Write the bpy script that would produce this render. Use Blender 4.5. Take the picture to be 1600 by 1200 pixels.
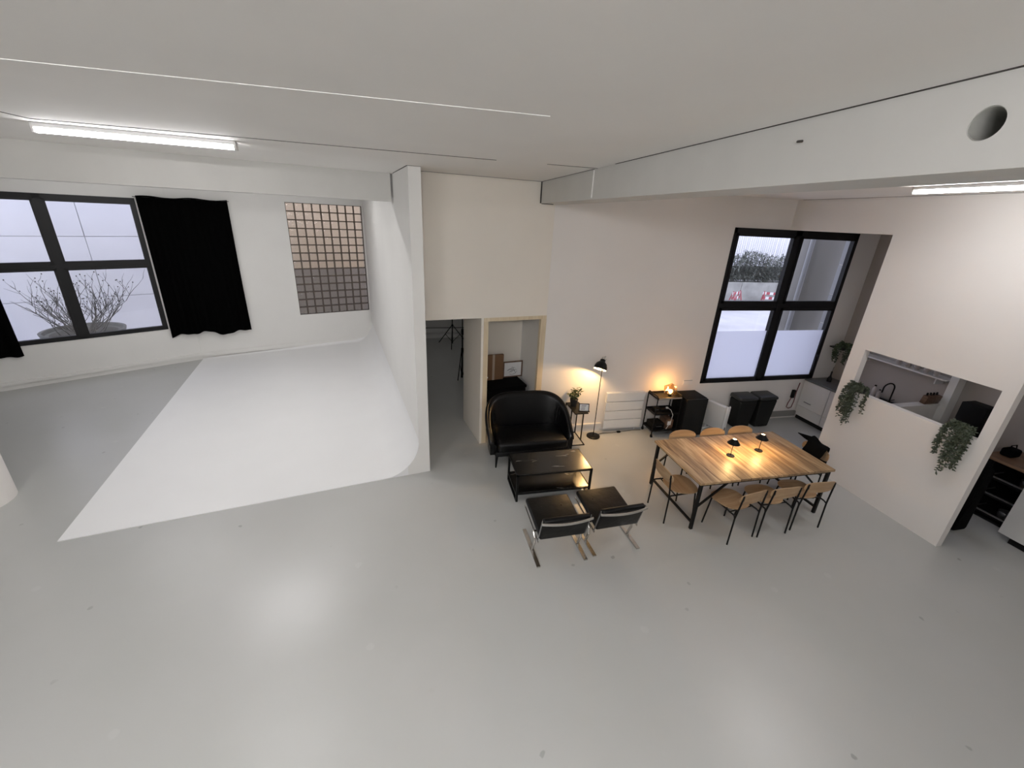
import bpy, bmesh, math, random
from mathutils import Vector, Matrix
random.seed(7)
R = math.radians
COL = bpy.context.scene.collection
SC = bpy.context.scene
for o in list(bpy.data.objects):
    bpy.data.objects.remove(o)

# ------------------------------------------------------------------ camera
CAM_H = 3.75
PITCH, ROLL, YAW = R(21.725), R(-2.8685), R(13.675)
cd = bpy.data.cameras.new('camera')
cam = bpy.data.objects.new('camera', cd)
COL.objects.link(cam)
cd.sensor_fit = 'HORIZONTAL'; cd.sensor_width = 36.0
cd.lens = 650.0 / 1600.0 * 36.0
cd.clip_start = 0.05; cd.clip_end = 200
_cy, _sy = math.cos(YAW), math.sin(YAW)
_cp, _sp = math.cos(PITCH), math.sin(PITCH)
_cr, _sr = math.cos(ROLL), math.sin(ROLL)
_right = Vector((1, 0, 0)); _fw = Vector((0, _cp, -_sp)); _dn = Vector((0, -_sp, -_cp))
_r2 = _cr * _right + _sr * _dn
_d2 = -_sr * _right + _cr * _dn
def _unyaw(v):
    return Vector((_cy * v.x + _sy * v.y, -_sy * v.x + _cy * v.y, v.z))
_r2, _d2, _fw = _unyaw(_r2), _unyaw(_d2), _unyaw(_fw)
mw = Matrix.Identity(4)
for i in range(3):
    mw[i][0] = _r2[i]; mw[i][1] = -_d2[i]; mw[i][2] = -_fw[i]
mw[0][3], mw[1][3], mw[2][3] = 0, 0, CAM_H
cam.matrix_world = mw
SC.camera = cam

# ------------------------------------------------------------------ world, exposure
w = bpy.data.worlds.new('overcast_sky'); SC.world = w
w.use_nodes = True
bg = w.node_tree.nodes['Background']
bg.inputs[0].default_value = (0.78, 0.82, 1.04, 1)
bg.inputs[1].default_value = 1.95
SC.view_settings.view_transform = 'Standard'
SC.view_settings.look = 'None'
SC.view_settings.gamma = 1.0
SC.view_settings.use_curve_mapping = False
SC.view_settings.exposure = 0.0
TUBE = 105.0          # strength of the ceiling tubes
TUBE_COL = (1.0, 0.985, 1.0)
WARM = (1.0, 0.60, 0.24)

# ------------------------------------------------------------------ helpers
class MB:
    def __init__(s):
        s.v = []; s.f = []
    def raw(s, vs, fs):
        b = len(s.v)
        s.v += [Vector(p) for p in vs]
        s.f += [tuple(i + b for i in f) for f in fs]
        return s
    def box(s, x0, x1, y0, y1, z0, z1):
        return s.raw([(x0, y0, z0), (x1, y0, z0), (x1, y1, z0), (x0, y1, z0),
                      (x0, y0, z1), (x1, y0, z1), (x1, y1, z1), (x0, y1, z1)],
                     [(0, 3, 2, 1), (4, 5, 6, 7), (0, 1, 5, 4), (1, 2, 6, 5), (2, 3, 7, 6), (3, 0, 4, 7)])
    def rbox(s, x0, x1, y0, y1, z0, z1, b=0.01, seg=2):
        bm = bmesh.new(); bmesh.ops.create_cube(bm, size=1)
        for v in bm.verts:
            v.co = Vector(((x0 + x1) / 2 + v.co.x * (x1 - x0), (y0 + y1) / 2 + v.co.y * (y1 - y0), (z0 + z1) / 2 + v.co.z * (z1 - z0)))
        bmesh.ops.bevel(bm, geom=bm.edges[:], offset=b, segments=seg, affect='EDGES', profile=0.5)
        bm.verts.index_update()
        s.raw([v.co.copy() for v in bm.verts], [tuple(v.index for v in f.verts) for f in bm.faces])
        bm.free(); return s
    def poly(s, pts, z0, z1):
        n = len(pts)
        a = sum(pts[i][0] * pts[(i + 1) % n][1] - pts[(i + 1) % n][0] * pts[i][1] for i in range(n))
        if a < 0: pts = pts[::-1]
        vs = [(p[0], p[1], z0) for p in pts] + [(p[0], p[1], z1) for p in pts]
        fs = [tuple(range(n))[::-1], tuple(range(n, 2 * n))]
        fs += [(i, (i + 1) % n, n + (i + 1) % n, n + i) for i in range(n)]
        return s.raw(vs, fs)
    def tube(s, pts, r, n=8, closed=False, caps=True):
        pts = [Vector(p) for p in pts]; m = len(pts)
        rs = r if isinstance(r, (list, tuple)) else [r] * m
        vs = []; up = None
        for i in range(m):
            a = pts[(i - 1) % m] if (closed or i > 0) else pts[i]
            b = pts[(i + 1) % m] if (closed or i < m - 1) else pts[i]
            t = (b - a).normalized()
            if up is None:
                up = t.orthogonal().normalized()
            else:
                up = (up - t * up.dot(t))
                up = up.normalized() if up.length > 1e-6 else t.orthogonal().normalized()
            sd = t.cross(up)
            for k in range(n):
                an = 2 * math.pi * (k + 0.5) / n
                vs.append(pts[i] + (up * math.cos(an) + sd * math.sin(an)) * rs[i])
        fs = []
        for i in range(m if closed else m - 1):
            j = (i + 1) % m
            for k in range(n):
                l = (k + 1) % n
                fs.append((i * n + k, i * n + l, j * n + l, j * n + k))
        if caps and not closed:
            fs.append(tuple(range(n))[::-1]); fs.append(tuple((m - 1) * n + k for k in range(n)))
        return s.raw(vs, fs)
    def bar(s, a, b, w, h, up=(0, 0, 1)):
        """rectangular bar from a to b, w sideways, h along up"""
        a, b = Vector(a), Vector(b); t = (b - a).normalized(); up = Vector(up)
        if abs(t.dot(up)) > 0.99: up = Vector((0, 1, 0))
        sd = t.cross(up).normalized(); u2 = sd.cross(t)
        vs = []
        for p in (a, b):
            for (i, j) in ((-1, -1), (1, -1), (1, 1), (-1, 1)):
                vs.append(p + sd * i * w / 2 + u2 * j * h / 2)
        return s.raw(vs, [(3, 2, 1, 0), (4, 5, 6, 7), (0, 1, 5, 4), (1, 2, 6, 5), (2, 3, 7, 6), (3, 0, 4, 7)])
    def lathe(s, prof, n=20, c=(0, 0, 0), closed=False):
        c = Vector(c); m = len(prof); vs = []
        for (r, z) in prof:
            for k in range(n):
                a = 2 * math.pi * k / n
                vs.append(c + Vector((max(r, 1e-4) * math.cos(a), max(r, 1e-4) * math.sin(a), z)))
        fs = []
        for i in range(m if closed else m - 1):
            j = (i + 1) % m
            for k in range(n):
                l = (k + 1) % n
                fs.append((i * n + k, i * n + l, j * n + l, j * n + k))
        if not closed:
            fs.append(tuple(range(n))[::-1]); fs.append(tuple((m - 1) * n + k for k in range(n)))
        return s.raw(vs, fs)
    def shell(s, outline, f, t, rings=5):
        """curved plate: outline in (a,b), f(a,b)->point, thickness t along the normal"""
        n = len(outline); e = 1e-3
        def pn(a, b):
            p = Vector(f(a, b)); nx = (Vector(f(a + e, b)) - p).cross(Vector(f(a, b + e)) - p).normalized()
            return p, nx
        vs = []; grid = []
        for side in (0.5, -0.5):
            p, nn = pn(0, 0); vs.append(p + nn * t * side)
            for k in range(1, rings + 1):
                q = k / rings
                th = t * side * (1.0 if k < rings else 0.75)
                for (a, b) in outline:
                    p, nn = pn(a * q, b * q); vs.append(p + nn * th)
        fs = []; per = 1 + rings * n
        for sd in (0, 1):
            o = sd * per
            for i in range(n):
                j = (i + 1) % n
                tri = (o, o + 1 + i, o + 1 + j)
                fs.append(tri if sd == 0 else tri[::-1])
                for k in range(rings - 1):
                    q = (o + 1 + k * n + i, o + 1 + (k + 1) * n + i, o + 1 + (k + 1) * n + j, o + 1 + k * n + j)
                    fs.append(q if sd == 0 else q[::-1])
        for i in range(n):
            j = (i + 1) % n; a = 1 + (rings - 1) * n
            fs.append((a + i, per + a + i, per + a + j, a + j))
        return s.raw(vs, fs)
    def xf(s, m, start=0):
        for i in range(start, len(s.v)): s.v[i] = m @ s.v[i]
        return s
    def build(s, name, mat, parent=None, sharp=38):
        me = bpy.data.meshes.new(name)
        me.from_pydata([tuple(p) for p in s.v], [], s.f)
        me.validate(); me.update()
        bm = bmesh.new(); bm.from_mesh(me); bmesh.ops.recalc_face_normals(bm, faces=bm.faces[:]); bm.to_mesh(me); bm.free()
        me.polygons.foreach_set('use_smooth', [True] * len(me.polygons))
        me.set_sharp_from_angle(angle=R(sharp))
        me.materials.append(mat)
        o = bpy.data.objects.new(name, me); COL.objects.link(o)
        if parent is not None: o.parent = parent
        return o

def tag(o, label=None, cat=None, group=None, kind=None):
    if label: o['label'] = label
    if cat: o['category'] = cat
    if group: o['group'] = group
    if kind: o['kind'] = kind
    return o
def thing(name, label, cat, loc=(0, 0, 0), rz=0.0, group=None):
    o = bpy.data.objects.new(name, None); COL.objects.link(o)
    o.empty_display_size = 0.1
    o.location = loc; o.rotation_euler = (0, 0, rz)
    return tag(o, label, cat, group)
def frame(name, loc, rz, label=None):
    o = bpy.data.objects.new(name, None); COL.objects.link(o); o.location = loc; o.rotation_euler = (0, 0, rz)
    o['kind'] = 'structure'
    if label: o['label'] = label
    return o
def dup(root, loc, rz, label, group=None):
    r = root.copy(); COL.objects.link(r); r.location = loc; r.rotation_euler = (0, 0, rz); r['label'] = label
    if group: r['group'] = group
    for ch in list(root.children):
        c = ch.copy(); COL.objects.link(c); c.parent = r
        for g in list(ch.children):
            d = g.copy(); COL.objects.link(d); d.parent = c
    return r
def sup(w, h, n=28, p=3.0):
    out = []
    for i in range(n):
        a = 2 * math.pi * i / n; c, s_ = math.cos(a), math.sin(a)
        out.append((w / 2 * math.copysign(abs(c) ** (2 / p), c), h / 2 * math.copysign(abs(s_) ** (2 / p), s_)))
    return out

# ------------------------------------------------------------------ materials
def M(name, col, rough=0.5, metal=0.0, var=0.0, vscale=3.0, bump=0.0, bscale=40.0, spec=0.5, coat=0.0, objvar=0.0, coords='pos'):
    m = bpy.data.materials.new(name); m.use_nodes = True
    nt = m.node_tree; N = nt.nodes; L = nt.links; b = N['Principled BSDF']
    b.inputs['Base Color'].default_value = (*col, 1); b.inputs['Roughness'].default_value = rough
    b.inputs['Metallic'].default_value = metal; b.inputs['Specular IOR Level'].default_value = spec
    b.inputs['Coat Weight'].default_value = coat
    geo = N.new('ShaderNodeNewGeometry')
    src = geo.outputs['Position']
    if coords == 'obj':
        tc = N.new('ShaderNodeTexCoord'); src = tc.outputs['Object']
    colsock = None
    if var > 0:
        n = N.new('ShaderNodeTexNoise'); n.inputs['Scale'].default_value = vscale; n.inputs['Detail'].default_value = 5
        L.new(src, n.inputs['Vector'])
        r = N.new('ShaderNodeValToRGB'); r.color_ramp.elements[0].position = 0.3; r.color_ramp.elements[1].position = 0.7
        r.color_ramp.elements[0].color = (*[c * (1 - var) for c in col], 1)
        r.color_ramp.elements[1].color = (*[min(1, c * (1 + var)) for c in col], 1)
        L.new(n.outputs['Fac'], r.inputs['Fac']); colsock = r.outputs['Color']
    if objvar > 0:
        oi = N.new('ShaderNodeObjectInfo'); hsv = N.new('ShaderNodeHueSaturation')
        mp = N.new('ShaderNodeMapRange'); mp.inputs[3].default_value = 1 - objvar; mp.inputs[4].default_value = 1 + objvar
        L.new(oi.outputs['Random'], mp.inputs[0]); L.new(mp.outputs[0], hsv.inputs['Value'])
        if colsock: L.new(colsock, hsv.inputs['Color'])
        else: hsv.inputs['Color'].default_value = (*col, 1)
        colsock = hsv.outputs['Color']
    if colsock: L.new(colsock, b.inputs['Base Color'])
    if bump > 0:
        n2 = N.new('ShaderNodeTexNoise'); n2.inputs['Scale'].default_value = bscale; n2.inputs['Detail'].default_value = 4
        L.new(src, n2.inputs['Vector'])
        bp = N.new('ShaderNodeBump'); bp.inputs['Strength'].default_value = bump; bp.inputs['Distance'].default_value = 0.01
        L.new(n2.outputs['Fac'], bp.inputs['Height']); L.new(bp.outputs['Normal'], b.inputs['Normal'])
    return m
def emit(name, col, strength):
    m = bpy.data.materials.new(name); m.use_nodes = True
    nt = m.node_tree; nt.nodes.clear()
    e = nt.nodes.new('ShaderNodeEmission'); e.inputs[0].default_value = (*col, 1); e.inputs[1].default_value = strength
    o = nt.nodes.new('ShaderNodeOutputMaterial'); nt.links.new(e.outputs[0], o.inputs[0])
    return m
def clear_glass(name, tint=(1, 1, 1), gloss=0.07, rough=0.02):
    m = bpy.data.materials.new(name); m.use_nodes = True
    nt = m.node_tree; nt.nodes.clear(); N = nt.nodes; L = nt.links
    t = N.new('ShaderNodeBsdfTransparent'); t.inputs[0].default_value = (*tint, 1)
    g = N.new('ShaderNodeBsdfGlossy'); g.inputs['Roughness'].default_value = rough
    x = N.new('ShaderNodeMixShader'); x.inputs[0].default_value = gloss
    o = N.new('ShaderNodeOutputMaterial')
    L.new(t.outputs[0], x.inputs[1]); L.new(g.outputs[0], x.inputs[2]); L.new(x.outputs[0], o.inputs[0])
    return m
def frosted(name, col, trans=0.75):
    m = bpy.data.materials.new(name); m.use_nodes = True
    nt = m.node_tree; nt.nodes.clear(); N = nt.nodes; L = nt.links
    t = N.new('ShaderNodeBsdfTranslucent'); t.inputs[0].default_value = (*col, 1)
    d = N.new('ShaderNodeBsdfDiffuse'); d.inputs[0].default_value = (*col, 1)
    x = N.new('ShaderNodeMixShader'); x.inputs[0].default_value = trans
    o = N.new('ShaderNodeOutputMaterial')
    L.new(d.outputs[0], x.inputs[1]); L.new(t.outputs[0], x.inputs[2]); L.new(x.outputs[0], o.inputs[0])
    return m

def floor_material():
    m = M('grey_floor_paint', (0.445, 0.45, 0.43), 0.3, spec=0.6)
    nt = m.node_tree; N = nt.nodes; L = nt.links; b = N['Principled BSDF']
    geo = N.new('ShaderNodeNewGeometry')
    def noise(scale, detail=4, dist=0.0):
        n = N.new('ShaderNodeTexNoise'); n.inputs['Scale'].default_value = scale; n.inputs['Detail'].default_value = detail
        n.inputs['Distortion'].default_value = dist; L.new(geo.outputs['Position'], n.inputs['Vector']); return n
    def ramp(sock, p0, c0, p1, c1):
        r = N.new('ShaderNodeValToRGB'); r.color_ramp.elements[0].position = p0; r.color_ramp.elements[1].position = p1
        r.color_ramp.elements[0].color = (*c0, 1); r.color_ramp.elements[1].color = (*c1, 1); L.new(sock, r.inputs['Fac']); return r.outputs['Color']
    base = ramp(noise(0.7, 3).outputs['Fac'], 0.3, (0.465, 0.47, 0.448), 0.7, (0.50, 0.502, 0.485))
    nv = noise(14.0, 3); sc_ = N.new('ShaderNodeVectorMath'); sc_.operation = 'SCALE'; sc_.inputs['Scale'].default_value = 0.06; L.new(nv.outputs['Color'], sc_.inputs[0])
    ad = N.new('ShaderNodeVectorMath'); ad.operation = 'ADD'; L.new(geo.outputs['Position'], ad.inputs[0]); L.new(sc_.outputs[0], ad.inputs[1])
    def marks(scale, r, off):
        o_ = N.new('ShaderNodeVectorMath'); o_.operation = 'ADD'; o_.inputs[1].default_value = off; L.new(ad.outputs[0], o_.inputs[0])
        v = N.new('ShaderNodeTexVoronoi'); v.voronoi_dimensions = '2D'; v.inputs['Scale'].default_value = scale; v.inputs['Randomness'].default_value = 1.0; L.new(o_.outputs[0], v.inputs['Vector'])
        return ramp(v.outputs['Distance'], r * 0.7, (1, 1, 1), r, (0, 0, 0))
    d1 = marks(1.25, 0.030, (0.3, 0.7, 0.4)); d2 = marks(0.55, 0.024, (3.3, 1.7, 0.45))
    msk = ramp(noise(1.3, 2).outputs['Fac'], 0.50, (0, 0, 0), 0.62, (0.5, 0.5, 0.5))
    k1 = N.new('ShaderNodeMath'); k1.operation = 'MULTIPLY'; L.new(msk, k1.inputs[1]); L.new(d1, k1.inputs[0])
    mx = N.new('ShaderNodeMix'); mx.data_type = 'RGBA'; L.new(k1.outputs[0], mx.inputs[0]); L.new(base, mx.inputs[6]); mx.inputs[7].default_value = (0.16, 0.16, 0.15, 1)
    k2 = N.new('ShaderNodeMath'); k2.operation = 'MULTIPLY'; k2.inputs[1].default_value = 0.2; L.new(d2, k2.inputs[0])
    mx2 = N.new('ShaderNodeMix'); mx2.data_type = 'RGBA'; L.new(k2.outputs[0], mx2.inputs[0]); L.new(mx.outputs[2], mx2.inputs[6]); mx2.inputs[7].default_value = (0.62, 0.62, 0.6, 1)
    L.new(mx2.outputs[2], b.inputs['Base Color'])
    rr = N.new('ShaderNodeMapRange'); rr.inputs[1].default_value = 0.0; rr.inputs[2].default_value = 1.0; rr.inputs[3].default_value = 0.285; rr.inputs[4].default_value = 0.335
    L.new(noise(2.5, 3).outputs['Fac'], rr.inputs[0]); L.new(rr.outputs[0], b.inputs['Roughness'])
    bp = N.new('ShaderNodeBump'); bp.inputs['Strength'].default_value = 0.06; bp.inputs['Distance'].default_value = 0.01
    L.new(noise(9.0, 5).outputs['Fac'], bp.inputs['Height']); L.new(bp.outputs['Normal'], b.inputs['Normal'])
    return m
def wood_material(name, c0, c1, c2, along='Y', rough=0.45, objvar=0.2, scale=1.0):
    m = M(name, c1, rough); nt = m.node_tree; N = nt.nodes; L = nt.links; b = N['Principled BSDF']
    tc = N.new('ShaderNodeTexCoord'); mp = N.new('ShaderNodeMapping')
    st = {'X': (1.2, 14, 14), 'Y': (14, 1.2, 14), 'Z': (14, 14, 1.2)}[along]
    mp.inputs['Scale'].default_value = tuple(x * scale for x in st)
    oi = N.new('ShaderNodeObjectInfo'); add = N.new('ShaderNodeVectorMath'); add.operation = 'ADD'
    vm = N.new('ShaderNodeVectorMath'); vm.operation = 'SCALE'; vm.inputs[0].default_value = (17, 31, 11)
    L.new(oi.outputs['Random'], vm.inputs['Scale'])
    L.new(tc.outputs['Object'], mp.inputs['Vector']); L.new(mp.outputs[0], add.inputs[0]); L.new(vm.outputs[0], add.inputs[1])
    n = N.new('ShaderNodeTexNoise'); n.inputs['Scale'].default_value = 1.0; n.inputs['Detail'].default_value = 6; n.inputs['Distortion'].default_value = 1.1
    L.new(add.outputs[0], n.inputs['Vector'])
    r = N.new('ShaderNodeValToRGB'); e = r.color_ramp.elements
    e[0].position = 0.3; e[0].color = (*c0, 1); e[1].position = 0.72; e[1].color = (*c2, 1)
    x = e.new(0.5); x.color = (*c1, 1)
    L.new(n.outputs['Fac'], r.inputs['Fac'])
    hsv = N.new('ShaderNodeHueSaturation'); mr = N.new('ShaderNodeMapRange'); mr.inputs[3].default_value = 1 - objvar; mr.inputs[4].default_value = 1 + objvar
    L.new(oi.outputs['Random'], mr.inputs[0]); L.new(mr.outputs[0], hsv.inputs['Value']); L.new(r.outputs[0], hsv.inputs['Color'])
    L.new(hsv.outputs[0], b.inputs['Base Color'])
    return m
def marble_material():
    m = M('black_marble', (0.012, 0.011, 0.010), 0.22); nt = m.node_tree; N = nt.nodes; L = nt.links; b = N['Principled BSDF']
    tc = N.new('ShaderNodeTexCoord'); mp = N.new('ShaderNodeMapping'); mp.inputs['Rotation'].default_value = (0, 0, R(-52)); mp.inputs['Scale'].default_value = (2.0, 9, 1)
    L.new(tc.outputs['Object'], mp.inputs['Vector'])
    n = N.new('ShaderNodeTexNoise'); n.inputs['Scale'].default_value = 1.6; n.inputs['Detail'].default_value = 3; n.inputs['Distortion'].default_value = 0.6
    L.new(mp.outputs[0], n.inputs['Vector'])
    r = N.new('ShaderNodeValToRGB'); e = r.color_ramp.elements
    e[0].position = 0.665; e[0].color = (0.006, 0.0055, 0.005, 1); e[1].position = 0.71; e[1].color = (0.16, 0.15, 0.14, 1)
    L.new(n.outputs['Fac'], r.inputs['Fac']); L.new(r.outputs[0], b.inputs['Base Color'])
    return m

m_floor = floor_material()
m_ceil = M('ceiling_paint', (0.84, 0.82, 0.79), 0.75, var=0.02, vscale=1.2)
m_wall = M('white_wall_paint', (0.80, 0.79, 0.76), 0.65, var=0.015, vscale=1.5, bump=0.03, bscale=30)
m_wallr = M('warm_white_wall_paint', (0.82, 0.785, 0.75), 0.6, var=0.015, vscale=1.2, bump=0.03, bscale=30)
m_beige = M('beige_panel', (0.83, 0.78, 0.70), 0.6, var=0.015, vscale=1.5)
m_cyc = M('cyclorama_paint', (0.86, 0.86, 0.855), 0.5, var=0.008, vscale=2)
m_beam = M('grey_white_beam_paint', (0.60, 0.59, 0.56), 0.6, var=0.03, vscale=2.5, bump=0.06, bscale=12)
m_taupe_shade = M('shade_darkened_taupe_paint', (0.41, 0.375, 0.345), 0.6, var=0.02, vscale=1.5)  # taupe wall colour made darker to carry the dim kitchen's shade
m_joint = M('dark_joint', (0.05, 0.045, 0.04), 0.9)
m_seam = M('seam_filler', (0.85, 0.84, 0.81), 0.7)
m_frame = M('black_window_frame', (0.007, 0.007, 0.008), 0.45, spec=0.35)
m_pane = clear_glass('window_pane_glass')
m_film = frosted('frosted_film', (0.86, 0.87, 0.92), 0.85)
m_curtain = M('black_curtain_cloth', (0.0015, 0.0015, 0.0015), 0.95, bump=0.1, bscale=80, spec=0.03)
m_mortar = M('brown_mortar', (0.11, 0.085, 0.065), 0.8)
m_pine = wood_material('pine_trim', (0.62, 0.5, 0.33), (0.68, 0.57, 0.40), (0.74, 0.64, 0.47), 'Z', 0.55, 0.04)
m_black = M('black_metal', (0.006, 0.006, 0.006), 0.42, spec=0.22)
m_blackmat = M('matt_black', (0.005, 0.005, 0.005), 0.7, spec=0.2)
m_leather = M('black_leather', (0.003, 0.003, 0.0035), 0.30, bump=0.3, bscale=14, spec=0.30)
m_leather2 = M('tufted_black_leather', (0.0035, 0.0035, 0.0035), 0.42, bump=0.6, bscale=9, spec=0.25)
m_chrome = M('brushed_steel', (0.62, 0.60, 0.57), 0.25, metal=1.0)
m_marble = marble_material()
m_plank = wood_material('mango_wood_plank', (0.15, 0.08, 0.035), (0.38, 0.25, 0.13), (0.58, 0.43, 0.26), 'Y', 0.46, 0.36)
m_ply = wood_material('oak_plywood', (0.34, 0.21, 0.11), (0.42, 0.275, 0.155), (0.49, 0.34, 0.20), 'X', 0.45, 0.08)
m_white = M('white_enamel', (0.80, 0.80, 0.79), 0.4)
m_whitegrey = M('white_laminate', (0.70, 0.69, 0.67), 0.45)
m_darkgrey = M('dark_grey_plastic', (0.010, 0.0105, 0.010), 0.5, spec=0.25)
m_darkgrey2 = M('charcoal_plastic_lid', (0.03, 0.031, 0.03), 0.45)
m_steel = M('grey_steel', (0.35, 0.35, 0.35), 0.35, metal=0.9)
m_card = M('brown_cardboard', (0.21, 0.115, 0.06), 0.8, var=0.05)
m_tape = M('pale_tape', (0.45, 0.36, 0.28), 0.5)
m_fabric = M('black_fabric', (0.0035, 0.0035, 0.0035), 0.9, bump=0.2, bscale=60, spec=0.08)
m_leaf = M('dark_green_leaf', (0.035, 0.055, 0.022), 0.5, var=0.35, vscale=30)
m_leaf2 = M('grey_green_leaf', (0.055, 0.07, 0.042), 0.55, var=0.4, vscale=40)
m_pot = M('black_pot', (0.02, 0.02, 0.02), 0.5)
m_stone = M('grey_worktop', (0.11, 0.115, 0.11), 0.35, var=0.1, vscale=20)
m_conc = M('weathered_concrete', (0.36, 0.36, 0.33), 0.85, var=0.25, vscale=1.5, bump=0.1, bscale=10)
m_hedge = M('hedge_leaf', (0.16, 0.175, 0.15), 0.7, var=0.55, vscale=2.2)
m_pave = M('courtyard_paving', (0.62, 0.62, 0.64), 0.7, var=0.15, vscale=0.6)
m_fence = M('pale_fence_slat', (0.85, 0.85, 0.88), 0.7)
m_outwall = M('outer_white_panel', (0.83, 0.83, 0.86), 0.8, var=0.03, vscale=1.2, objvar=0.035)
m_outgrey = M('outer_grey_render', (0.24, 0.235, 0.22), 0.8, var=0.06, vscale=1)
m_tile = M('outer_wall_tile', (0.30, 0.31, 0.32), 0.5, objvar=0.06)
m_tan = M('tan_render', (0.74, 0.62, 0.47), 0.85, var=0.05)
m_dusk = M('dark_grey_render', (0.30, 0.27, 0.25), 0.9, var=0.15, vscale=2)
m_twig = M('dark_twig', (0.035, 0.03, 0.03), 0.8)
m_bowl = M('grey_planter', (0.12, 0.12, 0.115), 0.75, var=0.2, vscale=6)
m_soil = M('dark_soil', (0.05, 0.045, 0.04), 0.95)
m_red = M('red_paint', (0.42, 0.07, 0.09), 0.6)
m_bulb = emit('warm_bulb', (1.0, 0.66, 0.32), 40)
m_bulb2 = emit('warm_glow_top', (1.0, 0.74, 0.45), 9)
m_inner = M('white_shade_lining', (0.8, 0.78, 0.74), 0.6)
m_amber = clear_glass('amber_glass', (0.92, 0.70, 0.42), 0.25, 0.12)
m_paper = M('white_paper', (0.78, 0.78, 0.78), 0.8)
m_ink = M('dark_print', (0.12, 0.12, 0.13), 0.8)
m_brownwood = wood_material('brown_wood', (0.09, 0.05, 0.03), (0.14, 0.08, 0.05), (0.2, 0.12, 0.08), 'Y', 0.45, 0.05)
m_walnut = wood_material('worktop_wood', (0.22, 0.13, 0.08), (0.30, 0.18, 0.11), (0.36, 0.23, 0.15), 'Y', 0.4, 0.05)
m_redcable = M('red_cable', (0.16, 0.05, 0.05), 0.6)
m_whitecable = M('white_cable', (0.75, 0.74, 0.72), 0.5)
m_cup = M('pale_ceramic', (0.5, 0.45, 0.43), 0.4)

# glass blocks: softly rough refraction
m_block = bpy.data.materials.new('glass_block_glass'); m_block.use_nodes = True
_nt = m_block.node_tree; _nt.nodes.clear()
_g = _nt.nodes.new('ShaderNodeBsdfRefraction'); _g.inputs['IOR'].default_value = 1.12; _g.inputs['Roughness'].default_value = 0.16; _g.inputs['Color'].default_value = (0.93, 0.9, 0.86, 1)
_s = _nt.nodes.new('ShaderNodeBsdfGlossy'); _s.inputs['Roughness'].default_value = 0.12
_x = _nt.nodes.new('ShaderNodeMixShader'); _x.inputs[0].default_value = 0.09
_o = _nt.nodes.new('ShaderNodeOutputMaterial')
_tn = _nt.nodes.new('ShaderNodeTexNoise'); _tn.inputs['Scale'].default_value = 24
_tg = _nt.nodes.new('ShaderNodeNewGeometry'); _nt.links.new(_tg.outputs['Position'], _tn.inputs['Vector'])
_bp = _nt.nodes.new('ShaderNodeBump'); _bp.inputs['Strength'].default_value = 0.35; _bp.inputs['Distance'].default_value = 0.02
_nt.links.new(_tn.outputs['Fac'], _bp.inputs['Height']); _nt.links.new(_bp.outputs[0], _g.inputs['Normal']); _nt.links.new(_bp.outputs[0], _s.inputs['Normal'])
_nt.links.new(_g.outputs[0], _x.inputs[1]); _nt.links.new(_s.outputs[0], _x.inputs[2]); _nt.links.new(_x.outputs[0], _o.inputs[0])

# ------------------------------------------------------------------ structure
ZC = 4.27
LW0 = Vector((-8.275, 9.822, 0)); LA = R(33.0); LD = Vector((math.cos(LA), math.sin(LA), 0))
BEND = LW0 + LD * 3.42
LB = R(21.0); LD2 = Vector((math.cos(LB), math.sin(LB), 0))
WEND = BEND + LD2 * 4.40
LWS = LW0 + LD * (-2.9)                       # start of the slanted wall, out of frame
XR, YB, YF = 8.62, 6.607, -4.2
foot = [(LWS.x, YF), (XR, YF), (XR, YB), (3.1, YB), (3.1, 13.55), (WEND.x + 0.1, WEND.y + 0.02), (BEND.x, BEND.y), (LWS.x, LWS.y)]
def grown(pts, d):
    n = len(pts); out = []
    a = sum(pts[i][0] * pts[(i + 1) % n][1] - pts[(i + 1) % n][0] * pts[i][1] for i in range(n))
    sg = 1 if a > 0 else -1
    for i in range(n):
        p0, p1, p2 = Vector(pts[i - 1]), Vector(pts[i]), Vector(pts[(i + 1) % n])
        d1 = (p1 - p0).normalized(); d2 = (p2 - p1).normalized()
        n1 = Vector((d1.y, -d1.x)) * sg; n2 = Vector((d2.y, -d2.x)) * sg
        b = (n1 + n2); b = b / max(0.3, b.dot(n1))
        out.append((p1.x + b.x * d, p1.y + b.y * d))
    return out
fo = grown(foot, 0.2)
tag(MB().poly(fo, -0.2, 0.0).build('floor', m_floor), 'grey painted concrete studio floor', kind='structure')
ceil = tag(MB().poly(fo, ZC, ZC + 0.2).build('ceiling', m_ceil), 'off white studio ceiling', kind='structure')

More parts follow.
